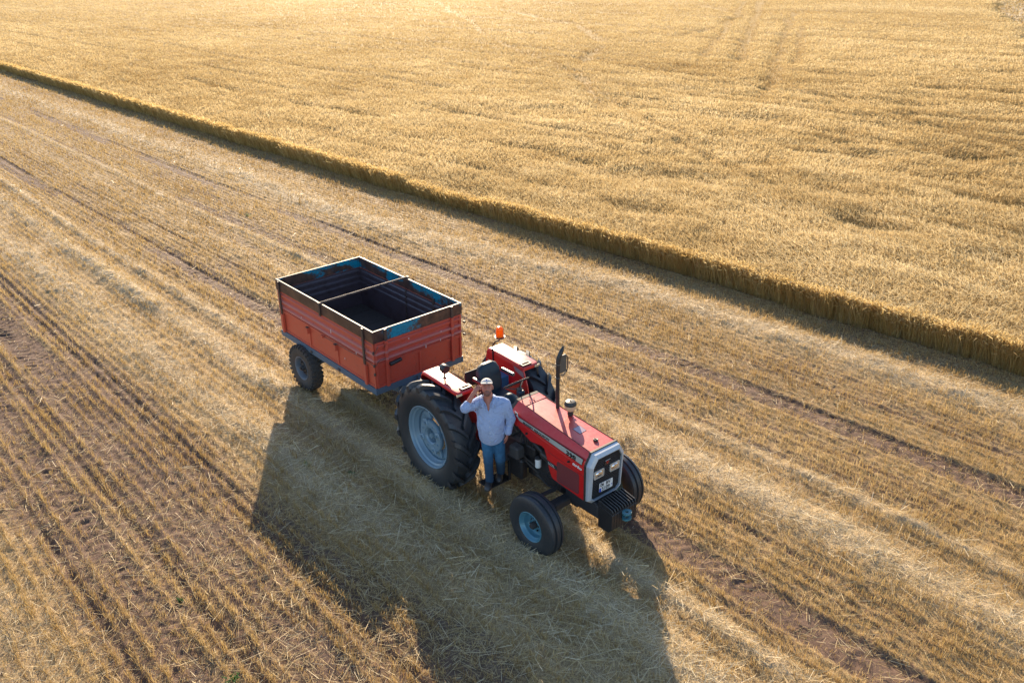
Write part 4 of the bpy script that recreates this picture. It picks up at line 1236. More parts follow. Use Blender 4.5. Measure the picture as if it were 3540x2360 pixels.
M_ORANGE = paint("faded_orange_paint", (.58, .088, .042), .48, dust=.34, dustcol=(.42, .20, .15), scale=2.4, bump=.3, wear=((.13, .055, .04), .63, .72, 6.0), bands=True)
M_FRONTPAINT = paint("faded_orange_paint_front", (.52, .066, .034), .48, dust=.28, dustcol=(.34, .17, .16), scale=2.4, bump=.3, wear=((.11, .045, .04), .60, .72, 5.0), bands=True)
M_CHASSIS = paint("grey_blue_chassis_paint", (.070, .125, .19), .5, dust=.4, dustcol=(.15, .14, .14), scale=5, wear=((.07, .045, .035), .60, .70, 9))
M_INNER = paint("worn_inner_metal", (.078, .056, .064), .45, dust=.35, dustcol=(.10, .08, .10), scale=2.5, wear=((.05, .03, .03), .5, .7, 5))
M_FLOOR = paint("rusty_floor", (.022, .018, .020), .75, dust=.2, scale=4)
def mat_board(thr=.66, box=None):
    m, nt, out = new_mat("rusty_board_with_teal_paint")
    v = objcoord(nt)
    n1 = noise(nt, objcoord(nt, (.5, .5, 1.2)), 2.3, 5, .6, .6); n2 = noise(nt, v, 26, 6, .75); n3 = noise(nt, v, 7, 6, .7)
    rust = ramp(nt, n3, [(.3, (.030, .017, .016)), (.5, (.075, .038, .030)), (.72, (.16, .075, .045))])
    teal = ramp(nt, n2, [(.35, (.0, .12, .19)), (.6, (.0, .22, .34))])
    src = math_n(nt, 'ADD', n1, math_n(nt, 'MULTIPLY', n2, .28))
    if box:      # old paint left on part of the board
        sp = nt.nodes.new("ShaderNodeSeparateXYZ"); nt.links.new(v, sp.inputs[0])
        for ax_, lo, hi in box:
            t = math_n(nt, 'SUBTRACT', (hi - lo) / 2, math_n(nt, 'ABSOLUTE', math_n(nt, 'SUBTRACT', sp.outputs[ax_], (lo + hi) / 2)))
            src = math_n(nt, 'ADD', src, math_n(nt, 'MULTIPLY', math_n(nt, 'MULTIPLY', t, 6.0, clamp=True), .16))
    k = math_n(nt, 'MULTIPLY', math_n(nt, 'SUBTRACT', src, thr), 14.0, clamp=True)
    c = mixc(nt, k, rust, teal)
    b = N(nt, "ShaderNodeBsdfPrincipled")
    nt.links.new(c, b.inputs["Base Color"]); b.inputs["Roughness"].default_value = .42
    bu = N(nt, "ShaderNodeBump", i_Strength=.3, i_Distance=.004); nt.links.new(n2, bu.inputs["Height"]); nt.links.new(bu.outputs[0], b.inputs["Normal"])
    nt.links.new(b.outputs[0], out.inputs[0])
    return m
M_BOARD = mat_board(.80, [(0, -3.28, -2.90)]); M_BOARD_F = mat_board(.72, [(1, -.85, .20)]); M_BOARD_R = mat_board(.60)
M_RUST = paint("rusty_steel", (.055, .032, .028), .45, dust=.25, scale=9, bump=.3, wear=((.13, .06, .035), .55, .7, 12))
M_BAR = paint("worn_steel_bar", (.13, .085, .065), .52, dust=.3, scale=7, wear=((.05, .025, .02), .5, .6, 5), bump=.6)

def panel(name, A, B, nrm, mat, low=.115, mid=.555, top=.958, ribs=(), sub=True):
    """side wall between two floor points: flat framed lower half, corrugated upper half"""
    A, B, n_ = Vector(A), Vector(B), Vector(nrm); L = (B - A).length; u = (B - A).normalized()
    # corrugated upper sheet: closed section (outward offset, height)
    o = []
    H = top - mid
    seq = [(.0, 0), (.0, .08), (.032, .13), (.032, .21), (.0, .27), (.0, .38), (.032, .44), (.032, .52), (.0, .58), (.0, .69), (.032, .75), (.032, .83), (.0, .89), (.0, 1.0)]
    outp = [(a, mid + b * H) for a, b in seq]
    inp = [(a - .014, b) for a, b in outp][::-1]
    mb = MB()
    sec = outp + inp
    mb.loft([[A + n_ * a + Vector((0, 0, z)) for a, z in sec], [B + n_ * a + Vector((0, 0, z)) for a, z in sec]], True, True, False, MT)
    up_o = mb
    mb.loft([[A + n_ * a + Vector((0, 0, z)) for a, z in ((0, low), (0, mid - .004), (-.014, mid - .004), (-.014, low))], [B + n_ * a + Vector((0, 0, z)) for a, z in ((0, low), (0, mid - .004), (-.014, mid - .004), (-.014, low))]], True, True, False, MT)
    def bar(s0, s1, z0, z1, d0=-.002, d1=.022):
        c = [A + u * s + n_ * d + Vector((0, 0, z)) for s, d, z in ((s0, d0, z0), (s1, d0, z0), (s1, d1, z0), (s0, d1, z0))]
        c2 = [p + Vector((0, 0, z1 - z0)) for p in c]
        mb.loft([c, c2], True, True, False, MT)
    bar(0, L, low, low + .035, -.002, .014)
    bar(0, L, mid - .045, mid - .006, -.002, .016)
    bar(0, L, mid, mid + .018, -.002, .022)
    bar(0, L, top - .03, top - .001, -.002, .022)
    bar(0, .035, low, top, -.003, .026); bar(L - .035, L, low, top, -.003, .026)
    for s in ribs: bar(s - .022, s + .022, low, mid - .006, -.002, .020)
    o_ = mb.build(name, mat, trailer, .002)
    return o_
x0, x1 = -.02, -TL + .02; yw = TWH - .035
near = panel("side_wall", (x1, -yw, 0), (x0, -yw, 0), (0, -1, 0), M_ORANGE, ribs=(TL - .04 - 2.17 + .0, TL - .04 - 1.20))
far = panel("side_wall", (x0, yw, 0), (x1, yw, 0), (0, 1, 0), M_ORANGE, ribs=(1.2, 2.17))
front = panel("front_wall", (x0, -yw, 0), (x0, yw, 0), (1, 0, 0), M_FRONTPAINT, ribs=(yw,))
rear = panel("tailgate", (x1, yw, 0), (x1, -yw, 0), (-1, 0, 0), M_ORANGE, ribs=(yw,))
# inside lining
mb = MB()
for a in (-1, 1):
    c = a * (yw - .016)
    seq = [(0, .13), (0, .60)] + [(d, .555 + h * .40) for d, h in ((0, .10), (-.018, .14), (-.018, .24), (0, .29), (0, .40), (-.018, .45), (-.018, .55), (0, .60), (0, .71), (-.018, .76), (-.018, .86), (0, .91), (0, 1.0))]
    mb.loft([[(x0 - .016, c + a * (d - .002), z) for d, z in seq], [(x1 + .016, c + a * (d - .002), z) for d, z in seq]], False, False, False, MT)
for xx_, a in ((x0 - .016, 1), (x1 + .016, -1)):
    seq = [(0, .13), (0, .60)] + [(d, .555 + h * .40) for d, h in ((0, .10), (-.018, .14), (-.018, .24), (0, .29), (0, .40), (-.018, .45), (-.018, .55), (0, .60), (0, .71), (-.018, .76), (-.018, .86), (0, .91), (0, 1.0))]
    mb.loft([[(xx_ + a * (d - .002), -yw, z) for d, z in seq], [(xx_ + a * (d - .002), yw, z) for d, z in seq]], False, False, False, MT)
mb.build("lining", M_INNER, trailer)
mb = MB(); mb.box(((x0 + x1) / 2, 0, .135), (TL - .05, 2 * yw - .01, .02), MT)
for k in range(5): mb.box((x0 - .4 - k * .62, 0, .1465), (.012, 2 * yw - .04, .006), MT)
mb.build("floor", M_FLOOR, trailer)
# chassis rail all round
mb = MB()
for a in (-1, 1): mb.box((-TL / 2, a * (TWH - .02), .055), (TL, .045, .115), MT, .004)
for xx_ in (-.022, -TL + .022): mb.box((xx_, 0, .055), (.045, 2 * TWH - .09, .112), MT, .004)
for xx_ in (-.8, -1.6, -2.4): mb.box((xx_, 0, .05), (.08, 2 * TWH - .1, .09), MT)
mb.build("chassis_rail", M_CHASSIS, trailer)
mb = MB()
for a in (-1, 1): mb.box((-TL / 2, a * .42, -.07), (TL - .1, .09, .15), MT, .006)
mb.cyl((-2.47, -.80, .47), (-2.47, .80, .47), .045, 12)
for a in (-1, 1):
    mb.box((-2.47, a * .45, .60), (.95, .07, .05), None, .01); mb.box((-2.47, a * .45, .55), (.55, .07, .04), None, .01)
    mb.box((-2.05, a * .45, .66), (.06, .06, .12)); mb.box((-2.88, a * .45, .66), (.06, .06, .12))
# drawbar: two converging beams to the hitch
for a in (-1, 1):
    P0, P1 = Vector((-.35, a * .42, -.085)), Vector((.62, a * .07, -.23))
    d = P1 - P0; M_ = Matrix.Translation((P0 + P1) / 2) @ d.to_track_quat('X', 'Z').to_matrix().to_4x4()
    mb.box((0, 0, 0), (d.length, .085, .20), MT @ M_, .006)
mb.box((.36, 0, -.19), (.10, .34, .10), MT, .006)
mb.box((.05, 0, -.07), (.16, .84, .13), MT, .006)
mb.cyl(MT @ Vector((.60, 0, -.24)), MT @ Vector((.98, 0, -.30)), .03, 10)
mb.lathe([(-.02, .075), (.02, .075), (.02, .035), (-.02, .035), (-.02, .075)], 'Z', 20, True, MT @ Matrix.Translation((1.04, 0, -.31)))
mb.build("drawbar", M_CHASSIS, trailer)
# top boards
bh0, bh1 = .960, THH
def board(name, c, size, m_=M_BOARD): mb = MB(); mb.box(c, size, MT, .004); return mb.build(name, m_, trailer)
hb = (bh0 + bh1) / 2; hs = bh1 - bh0
board("top_board", (-TL / 2, -(TWH - .022), hb), (TL, .044, hs)); board("top_board", (-TL / 2, (TWH - .022), hb), (TL, .044, hs), mat_board(.655))
board("top_board", (-.022, 0, hb), (.044, 2 * TWH - .092, hs), M_BOARD_F); board("top_board", (-TL + .022, 0, hb), (.044, 2 * TWH - .092, hs), M_BOARD_R)
mb = MB()
for a in (-1, 1): mb.box((-TL / 2, a * (TWH - .021), bh1 + .004), (TL + .004, .030, .012), MT, .004)
for xx_ in (-.022, -TL + .022): mb.box((xx_, 0, bh1 + .0035), (.030, 2 * TWH - .074, .011), MT, .004)
mb.build("top_rim", M_BAR, trailer)
# posts
def post(name, c, size, mat=M_RUST): mb = MB(); mb.box(c, size, MT, .004); return mb.build(name, mat, trailer)
for a in (-1, 1):
    for xx_ in (-.28, -3.15):
        post("stake", (xx_, a * (TWH + .014), .83), (.050, .026, .66))
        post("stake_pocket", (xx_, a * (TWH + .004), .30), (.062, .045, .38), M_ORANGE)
    post("bracket", (-1.655, a * (TWH + .014), 1.06), (.052, .026, .25))
    for xx_ in (-1.215, -2.185):
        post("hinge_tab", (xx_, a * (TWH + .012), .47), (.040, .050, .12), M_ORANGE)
        mb = MB(); mb.box((xx_, a * (TWH + .018), .537), (.066, .052, .012), MT, .002); mb.build("hinge_cap", M_RUST, trailer)
        mb = MB(); mb.cyl(MT @ Vector((xx_ + .01, a * (TWH + .008), .05)), MT @ Vector((xx_ + .07, a * (TWH + .008), .05)), .022, 10)
        mb.build("hinge_pin", M_RUST, trailer)
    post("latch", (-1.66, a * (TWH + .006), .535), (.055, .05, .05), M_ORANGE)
for yy_ in (-.70, .705):
    post("front_stake", (.014, yy_, 1.065), (.026, .050, .205))
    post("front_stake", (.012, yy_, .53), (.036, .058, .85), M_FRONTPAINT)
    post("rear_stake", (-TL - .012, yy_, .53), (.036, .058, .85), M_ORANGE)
mb = MB(); mb.tube([MT @ Vector((.030, -.655, .505)), MT @ Vector((.035, -.43, .535))], .034, 12); mb.build("document_tube", M_BLACK, trailer)
mb = MB(); mb.cyl(MT @ Vector((-1.655, -(TWH + .03), bh1 + .022)), MT @ Vector((-1.655, TWH + .03, bh1 + .022)), .017, 10)
for a in (-1, 1): mb.box((-1.655, a * (TWH + .014), bh1 + .012), (.058, .05, .045), MT, .004)
mb.build("cross_bar", M_BAR, trailer)
mb = MB()
def chain(p, q, n):
    p, q = Vector(p), Vector(q)
    for i in range(n):
        c = p.lerp(q, (i + .5) / n); hh_ = (q - p).length / n * .68
        ring = [c + Vector(((.011 * math.cos(t)) if i % 2 else 0, 0 if i % 2 else .011 * math.cos(t), hh_ * math.sin(t))) for t in [2 * math.pi * k / 8 for k in range(9)]]
        mb.tube([MT @ r for r in ring], .0045, 5, caps=False)
chain((-1.62, .875, .95), (-1.64, .875, .32), 18)
mb.build("chain", M_RUST, trailer)
mb = MB(); mb.box((-.77, .888, .88), (.055, .02, .30), MT, .003); mb.build("hook_plate", M_RUST, trailer)
# corner hinges and a loose wire
mb = MB()
for z in (.80, .56):
    mb = MB(); mb.cyl(MT @ Vector((.0, TWH + .018, z)), MT @ Vector((.045, TWH + .025, z)), .020, 10); mb.build("corner_hinge", M_RUST, trailer)
mb = MB()
for z in (.80, .56, .40): mb.box((.005, -TWH - .008, z), (.035, .03, .05), MT, .006)
mb.tube([MT @ Vector(p) for p in ((.02, -.925, .56), (.03, -.90, .62), (.032, -.85, .645), (.03, -.78, .64), (.03, -.72, .655))], .005, 6)
mb.tube([MT @ Vector(p) for p in ((-.02, -TWH - .012, .56), (-.15, -TWH - .02, .60), (-.45, -TWH - .012, .575), (-1.6, -TWH - .010, .548))], .0045, 6)
mb.tube([MT @ Vector(p) for p in ((.014, -.925, .80), (.03, -.90, .86), (.03, -.87, .90))], .005, 6)
mb.build("tie_wire", M_RUST, trailer)
mb = MB(); rs_ = random.Random(5)
for (yy_, z, l) in ((.10, .60, .060), (.42, .62, .035), (.44, .78, .022), (-.25, .86, .03)): mb.box((.034, yy_, z), (.004, .010, l), MT)
for (xx_, z, l) in ((-1.35, .74, .07), (-.55, .60, .04), (-2.4, .66, .03), (-.95, .35, .03)): mb.box((xx_, -TWH - .002, z), (.009, .006, l), MT)
o_ = mb.build("paint_chip", M_WHITE, trailer); o_["kind"] = "stuff"
# old rope / wire hanging under the front rail
mb = MB(); mb.tube([MT @ Vector(p) for p in ((.01, -.10, .08), (.04, -.13, .03), (.03, -.17, -.02), (.05, -.20, -.08))], .012, 8); mb.build("brake_hose", M_RUBBERHOSE, trailer)

# wheels
def trailer_wheel(side):
    F = Matrix.Diagonal((1, -side, 1, 1)) if side > 0 else Matrix.Identity(4)
    hub = MB()
    hub.lathe([(-.005, .19), (-.02, .17), (-.015, .10), (-.03, .085), (-.05, .08), (-.055, .055), (-.09, .05), (-.10, .045), (-.102, .0)], 'Y', 28, True, F)
    for k in range(6):
        a = 2 * math.pi * k / 6 + .3; hub.cyl((.12 * math.cos(a), -.01, .12 * math.sin(a)), (.12 * math.cos(a), -.05, .12 * math.sin(a)), .013, 6, M=F)
    hub.cyl((0, -.09, 0), (0, -.125, 0), .028, 12, M=F)
    o = hub.build("wheel", M_CAST, trailer)
    rim = MB(); rim.lathe([(-.088, .235), (-.098, .242), (-.100, .228), (-.085, .215), (-.04, .205), (0, .195), (.0, .18), (.06, .2), (.095, .235)], 'Y', 44, True, F)
    rim.build("rim", paint("dirty_rim", (.11, .14, .18), .5, dust=.25, scale=8), o)
    ty = MB(); w = .23; h = w / 2
    ty.lathe([(-h * .72, .23), (-h * .9, .27), (-h, .34), (-h * .96, .40), (-h * .84, .435), (-h * .4, .452), (0, .455), (h * .4, .452), (h * .84, .435), (h * .96, .40), (h, .34), (h * .9, .27), (h * .72, .23)], 'Y', 72, True)
    n = 30
    for k in range(n):
        a = 2 * math.pi * k / n
        for s, off in ((-1, 0), (1, math.pi / n)):
            T = Matrix.Rotation(-(a + off), 4, 'Y')
            ty.box((0, s * h * .66, .452), (.045, h * .46, .030), T @ Matrix.Translation((0, 0, 0)), .005)
            ty.box((0, s * h * .99, .418), (.045, .022, .05), T, .005)
            ty.box((.022, s * h * .20, .455), (.040, h * .34, .018), T, .004)
    ty.build("tyre", M_TYRE2, o)
    o.location = (-2.468, side * .931, .470); return o
trailer_wheel(-1); trailer_wheel(1)

# ================================================================ PERSON  (organic surfaces from smooth distance fields)
TILT = R(27)
def hp(p):
    """tilt a point of the head back about the top of the neck"""
    x, y, z = p; cy, cz = HEADC[1] + .02, HEADC[2] - .06
    dy, dz = y - cy, z - cz
    return (x, cy + dy * math.cos(TILT) + dz * math.sin(TILT), cz - dy * math.sin(TILT) + dz * math.cos(TILT))
HROT = Matrix.Rotation(-TILT, 4, 'X')
HEADC = (.008, -.030, 1.612)
class Field:
    def __init__(s, lo, hi, h):
        s.h = h; s.lo = np.array(lo, float); s.n = [int(math.ceil((b - a) / h)) + 1 for a, b in zip(lo, hi)]
        s.D = np.full(s.n, .5, np.float32)
        s.ax = [s.lo[i] + np.arange(s.n[i]) * h for i in range(3)]
    def _win(s, lo, hi):
        sl = []
        for i in range(3):
            a = max(0, int((lo[i] - s.lo[i]) / s.h)); b = min(s.n[i], int((hi[i] - s.lo[i]) / s.h) + 2)
            if b <= a: return None
            sl.append(slice(a, b))
        return tuple(sl)
    def _mix(s, sl, d, k, sub=False):
        a = s.D[sl]
        if sub:
            d = -d
            h = np.clip(.5 - .5 * (a - d) / k, 0, 1); s.D[sl] = a * (1 - h) + d * h + k * h * (1 - h)
        else:
            h = np.clip(.5 + .5 * (a - d) / k, 0, 1); s.D[sl] = a * (1 - h) + d * h - k * h * (1 - h)
    def cap(s, a, b, ra, rb, k=.02, sub=False):
        a, b = np.array(a, float), np.array(b, float); m = max(ra, rb) + .06
        sl = s._win(np.minimum(a, b) - m, np.maximum(a, b) + m)
        if sl is None: return
        X, Y, Z = np.meshgrid(*(s.ax[i][sl[i]] for i in range(3)), indexing='ij', sparse=True)
        ab = b - a; L2 = max(ab @ ab, 1e-9)
        t = np.clip(((X - a[0]) * ab[0] + (Y - a[1]) * ab[1] + (Z - a[2]) * ab[2]) / L2, 0, 1)
        d = np.sqrt((X - a[0] - t * ab[0]) ** 2 + (Y - a[1] - t * ab[1]) ** 2 + (Z - a[2] - t * ab[2]) ** 2) - (ra + (rb - ra) * t)
        s._mix(sl, d.astype(np.float32), k, sub)
    def ell(s, c, r, k=.02, sub=False, rot=None):
        c, r = np.array(c, float), np.array(r, float); m = r.max() + .06
        sl = s._win(c - m, c + m)
        if sl is None: return
        X, Y, Z = np.meshgrid(*(s.ax[i][sl[i]] - c[i] for i in range(3)), indexing='ij')
        if rot is not None:
            Rm = np.array(rot.to_3x3().transposed()); X, Y, Z = (Rm[i][0] * X + Rm[i][1] * Y + Rm[i][2] * Z for i in range(3))
        k0 = np.sqrt((X / r[0]) ** 2 + (Y / r[1]) ** 2 + (Z / r[2]) ** 2); k1 = np.sqrt((X / r[0] ** 2) ** 2 + (Y / r[1] ** 2) ** 2 + (Z / r[2] ** 2) ** 2)
        d = k0 * (k0 - 1) / np.maximum(k1, 1e-6)
        s._mix(sl, np.clip(d, -.5, .5).astype(np.float32), k, sub)
    def mesh(s):
        D = s.D; ins = D < 0
        c8 = [ins[dx:D.shape[0] - 1 + dx, dy:D.shape[1] - 1 + dy, dz:D.shape[2] - 1 + dz] for dx in (0, 1) for dy in (0, 1) for dz in (0, 1)]
        cnt = sum(c.astype(np.int8) for c in c8); act = (cnt > 0) & (cnt < 8)
        ii = np.argwhere(act); idx = -np.ones(act.shape, np.int64); idx[act] = np.arange(len(ii))
        P = np.zeros((len(ii), 3)); W = np.zeros(len(ii))
        cor = [(0, 0, 0), (1, 0, 0), (0, 1, 0), (1, 1, 0), (0, 0, 1), (1, 0, 1), (0, 1, 1), (1, 1, 1)]
        for a in range(8):
            for b in range(a + 1, 8):
                df = [cor[b][i] - cor[a][i] for i in range(3)]
                if sum(abs(q) for q in df) != 1: continue
                da = D[ii[:, 0] + cor[a][0], ii[:, 1] + cor[a][1], ii[:, 2] + cor[a][2]]; db = D[ii[:, 0] + cor[b][0], ii[:, 1] + cor[b][1], ii[:, 2] + cor[b][2]]
                m = (da < 0) != (db < 0)
                t = np.where(m, da / np.where(m, da - db, 1), 0)
                for i in range(3): P[:, i] += np.where(m, cor[a][i] + t * df[i], 0)
                W += m
        V = (ii + P / W[:, None]) * s.h + s.lo
        F = []
        for axn in range(3):
            a_ = [slice(None)] * 3; b_ = [slice(None)] * 3; a_[axn] = slice(0, -1); b_[axn] = slice(1, None)
            ch = ins[tuple(a_)] != ins[tuple(b_)]
            o1, o2 = [q for q in range(3) if q != axn]
            e = np.argwhere(ch); e = e[(e[:, o1] > 0) & (e[:, o2] > 0) & (e[:, o1] < D.shape[o1] - 1) & (e[:, o2] < D.shape[o2] - 1)]
            def g(d1, d2):
                q = e.copy(); q[:, o1] -= d1; q[:, o2] -= d2; return idx[q[:, 0], q[:, 1], q[:, 2]]
            F.append(np.stack([g(1, 1), g(0, 1), g(0, 0), g(1, 0)], -1))
        F = np.concatenate(F); return V, F[(F >= 0).all(1)]
    def build(s, name, mat, parent=None, M=None, smooth_it=3, fattr=None):
        V, F = s.mesh()
        import bmesh
        if M is not None: V = V @ np.array(M.to_3x3()).T + np.array(M.translation)
        me = bpy.data.meshes.new(name); me.from_pydata(V.tolist(), [], F.tolist())
        bm = bmesh.new(); bm.from_mesh(me)
        for _ in range(smooth_it): bmesh.ops.smooth_vert(bm, verts=bm.verts, factor=.5, use_axis_x=True, use_axis_y=True, use_axis_z=True)
        bmesh.ops.recalc_face_normals(bm, faces=bm.faces)
        bm.to_mesh(me); bm.free()
        me.polygons.foreach_set("use_smooth", [True] * len(me.polygons))
        me.materials.append(mat)
        if fattr:
            co = np.empty(len(me.vertices) * 3, np.float32); me.vertices.foreach_get("co", co); co = co.reshape(-1, 3)
            for k, v in fattr(co).items():
                a = me.attributes.new(k, 'FLOAT', 'POINT'); a.data.foreach_set("value", v.astype(np.float32))
        o = bpy.data.objects.new(name, me); COL.objects.link(o)
        if parent is not None: o.parent = parent
        return o

# local frame: x = his left (picture right), y = away from the viewer, z = up ; so the viewer is at -y
AZ = R(-37.389)
nV = Vector((math.cos(AZ), math.sin(AZ), 0)); uV = Vector((-nV.y, nV.x, 0))
PO = Vector((1.15, -.70, .468))

def mat_skin():
    m, nt, out = new_mat("sunburnt_skin")
    v = objcoord(nt)
    n1 = noise(nt, v, 30, 4)
    base = mixc(nt, n1, (.52, .21, .135), (.38, .13, .085))
    n2 = noise(nt, v, 140, 3)
    c = mixc(nt, math_n(nt, 'MULTIPLY', attr(nt, "beard"), math_n(nt, 'ADD', n2, .30), clamp=True), base, (.075, .058, .052))
    c = mixc(nt, attr(nt, "lips"), c, (.24, .045, .04))
    c = mixc(nt, attr(nt, "brow"), c, (.045, .030, .025))
    b = N(nt, "ShaderNodeBsdfPrincipled")
    nt.links.new(c, b.inputs["Base Color"]); b.inputs["Roughness"].default_value = .52
    b.inputs["Subsurface Weight"].default_value = .0
    nt.links.new(b.outputs[0], out.inputs[0])
    return m
HX, HY, HZ = HEADC
M_SKIN = mat_skin()
f = Field((-.46, -.36, .02), (.46, .36, 1.80), .0052)
# head: tilted slightly up towards the viewer
f.ell(hp((HX, HY + .015, HZ + .035)), (.076, .095, .090), .01, rot=HROT)
f.ell(hp((HX, HY - .020, HZ - .035)), (.066, .078, .085), .03, rot=HROT)
f.ell(hp((HX, HY - .045, HZ - .095)), (.046, .048, .036), .03, rot=HROT)
f.ell(hp((HX, HY - .075, HZ + .015)), (.055, .022, .014), .02, rot=HROT)                  # brow ridge
for sx in (-1, 1):
    f.ell(hp((HX + sx * .034, HY - .100, HZ - .004)), (.017, .016, .011), .012, sub=True, rot=HROT)   # eye sockets
    f.ell(hp((HX + sx * .034, HY - .082, HZ - .004)), (.013, .012, .010), .004, rot=HROT)
    f.ell(hp((HX + sx * .040, HY - .066, HZ - .040)), (.026, .026, .024), .02, rot=HROT)  # cheeks
    f.ell(hp((HX + sx * .083, HY + .020, HZ - .010)), (.012, .022, .034), .008, rot=HROT) # ears
f.cap(hp((HX, HY - .090, HZ + .005)), hp((HX, HY - .115, HZ - .038)), .009, .0135, .014)
for sx in (-1, 1): f.ell(hp((HX + sx * .012, HY - .104, HZ - .042)), (.009, .010, .008), .008, rot=HROT)
f.ell(hp((HX, HY - .088, HZ - .073)), (.028, .014, .007), .010, rot=HROT); f.ell(hp((HX, HY - .086, HZ - .088)), (.024, .013, .008), .010, rot=HROT)
f.ell(hp((HX, HY - .104, HZ - .0805)), (.026, .010, .0022), .004, sub=True, rot=HROT)
# neck, trunk
f.cap((HX, .012, HZ - .06), (.045, .02, 1.38), .060, .068, .03)
f.cap((-.09, .02, 1.39), (.21, .02, 1.37), .055, .055, .05)
f.ell((.055, .0, 1.22), (.178, .122, .20), .05); f.ell((.048, -.01, 1.02), (.160, .115, .20), .06); f.ell((.055, .0, .86), (.155, .105, .11), .05)
# his right arm (picture left), raised to the cap
SH1, EL1, WR1 = (-.125, -.01, 1.375), (-.300, -.175, 1.385), (-.182, -.115, 1.575)
f.cap(SH1, EL1, .052, .043, .03); f.cap(EL1, WR1, .043, .029, .015)
def hand(fd, wr, fdir, palm_n, thumb, size=1.0, curl=.35):
    """wrist, direction of the fingers, palm normal, thumb side"""
    w_ = Vector(wr); d = Vector(fdir).normalized(); pn = Vector(palm_n); pn = (pn - d * pn.dot(d)).normalized(); sd = Vector(thumb); sd = (sd - d * sd.dot(d) - pn * sd.dot(pn)).normalized()
    for q in (-.026, -.009, .009, .026):
        fd.cap(w_ + sd * q * .55, w_ + d * .088 * size + sd * q, .0145, .0125, .010)
    for q, L, in ((.028, .070), (.0095, .078), (-.0095, .072), (-.028, .056)):
        p = w_ + d * .086 * size + sd * q; cdir = d; r = .0088
        for j, fr in enumerate((.45, .30, .25)):
            cdir = (d * math.cos(curl * (j + .6)) + pn * math.sin(curl * (j + .6)) + sd * q * 1.6).normalized()
            p2 = p + cdir * L * fr * size; fd.cap(p, p2, r, r - .0009, .003); p = p2; r -= .0009
    p = w_ + d * .022 + sd * .026; p1 = p + (d * .6 + sd * .75 + pn * .25).normalized() * .040; p2 = p1 + (d * .85 + sd * .30 + pn * .35).normalized() * .030; p3 = p2 + (d * .9 + pn * .4).normalized() * .022
    fd.cap(p, p1, .0145, .0115, .008); fd.cap(p1, p2, .0115, .0100, .004); fd.cap(p2, p3, .0100, .0085, .003)
hand(f, WR1, (.50, -.05, .72), (.55, .55, -.30), (.25, .1, -.6), 1.0, .28)
f.cap(WR1, Vector(WR1) + Vector((.50, -.05, .62)).normalized() * .03, .028, .026, .012)
# his left arm (picture right), hanging
SH2, EL2, WR2 = (.262, .005, 1.335), (.335, .03, 1.075), (.285, -.035, .880)
f.cap(SH2, EL2, .052, .042, .03); f.cap(EL2, WR2, .042, .029, .015)
hand(f, WR2, (-.16, -.10, -1), (-1, .2, .1), (-.1, -1, .0), 1.0, .30)
# legs
HA, KA, AA = (-.015, .0, .80), (-.005, -.045, .435), (.005, .0, .10)
HB, KB, AB = (.150, .0, .80), (.168, -.03, .455), (.175, .215, .10)
for H_, K_, A_ in ((HA, KA, AA), (HB, KB, AB)):
    f.cap(H_, K_, .085, .058, .03); f.cap(K_, A_, .056, .034, .02); f.cap(A_, (A_[0] - .01, A_[1] - .05, .055), .03, .02, .02)
def face_marks(co):
    cy, cz = HEADC[1] + .02, HEADC[2] - .06
    dy, dz = co[:, 1] - cy, co[:, 2] - cz
    P = np.stack([co[:, 0] - HX, cy + dy * math.cos(TILT) - dz * math.sin(TILT) - HY, cz + dy * math.sin(TILT) + dz * math.cos(TILT) - HZ], -1)
    def blob(c, r, k=3.0): return np.clip((1 - (((P - np.array(c)) / np.array(r)) ** 2).sum(1)) * k, 0, 1)
    beard = np.maximum(blob((0, -.055, -.105), (.082, .090, .055)), blob((0, -.105, -.060), (.040, .04, .011)))
    for sx in (-1, 1): beard = np.maximum(beard, blob((sx * .062, -.03, -.065), (.022, .05, .055)))
    lips = blob((0, -.100, -.080), (.028, .03, .008)); beard = beard * (1 - lips)
    brow = np.maximum(blob((-.034, -.095, .018), (.024, .03, .007)), blob((.034, -.095, .018), (.024, .03, .007)))
    eye = np.maximum(blob((-.034, -.095, -.006), (.014, .03, .005)), blob((.034, -.095, -.006), (.014, .03, .005)))
    return {"beard": beard * .85, "lips": lips * .8, "brow": np.maximum(brow * .8, eye * .9)}
person = f.build("person", M_SKIN, None, None, 2, face_marks)
person["label"] = "bearded man in white cap, blue shirt and jeans on the tractor step, touching his cap"
person["category"] = "man"
person.matrix_world = Matrix((uV, -nV, Vector((0, 0, 1)))).transposed().to_4x4()
person.location = PO

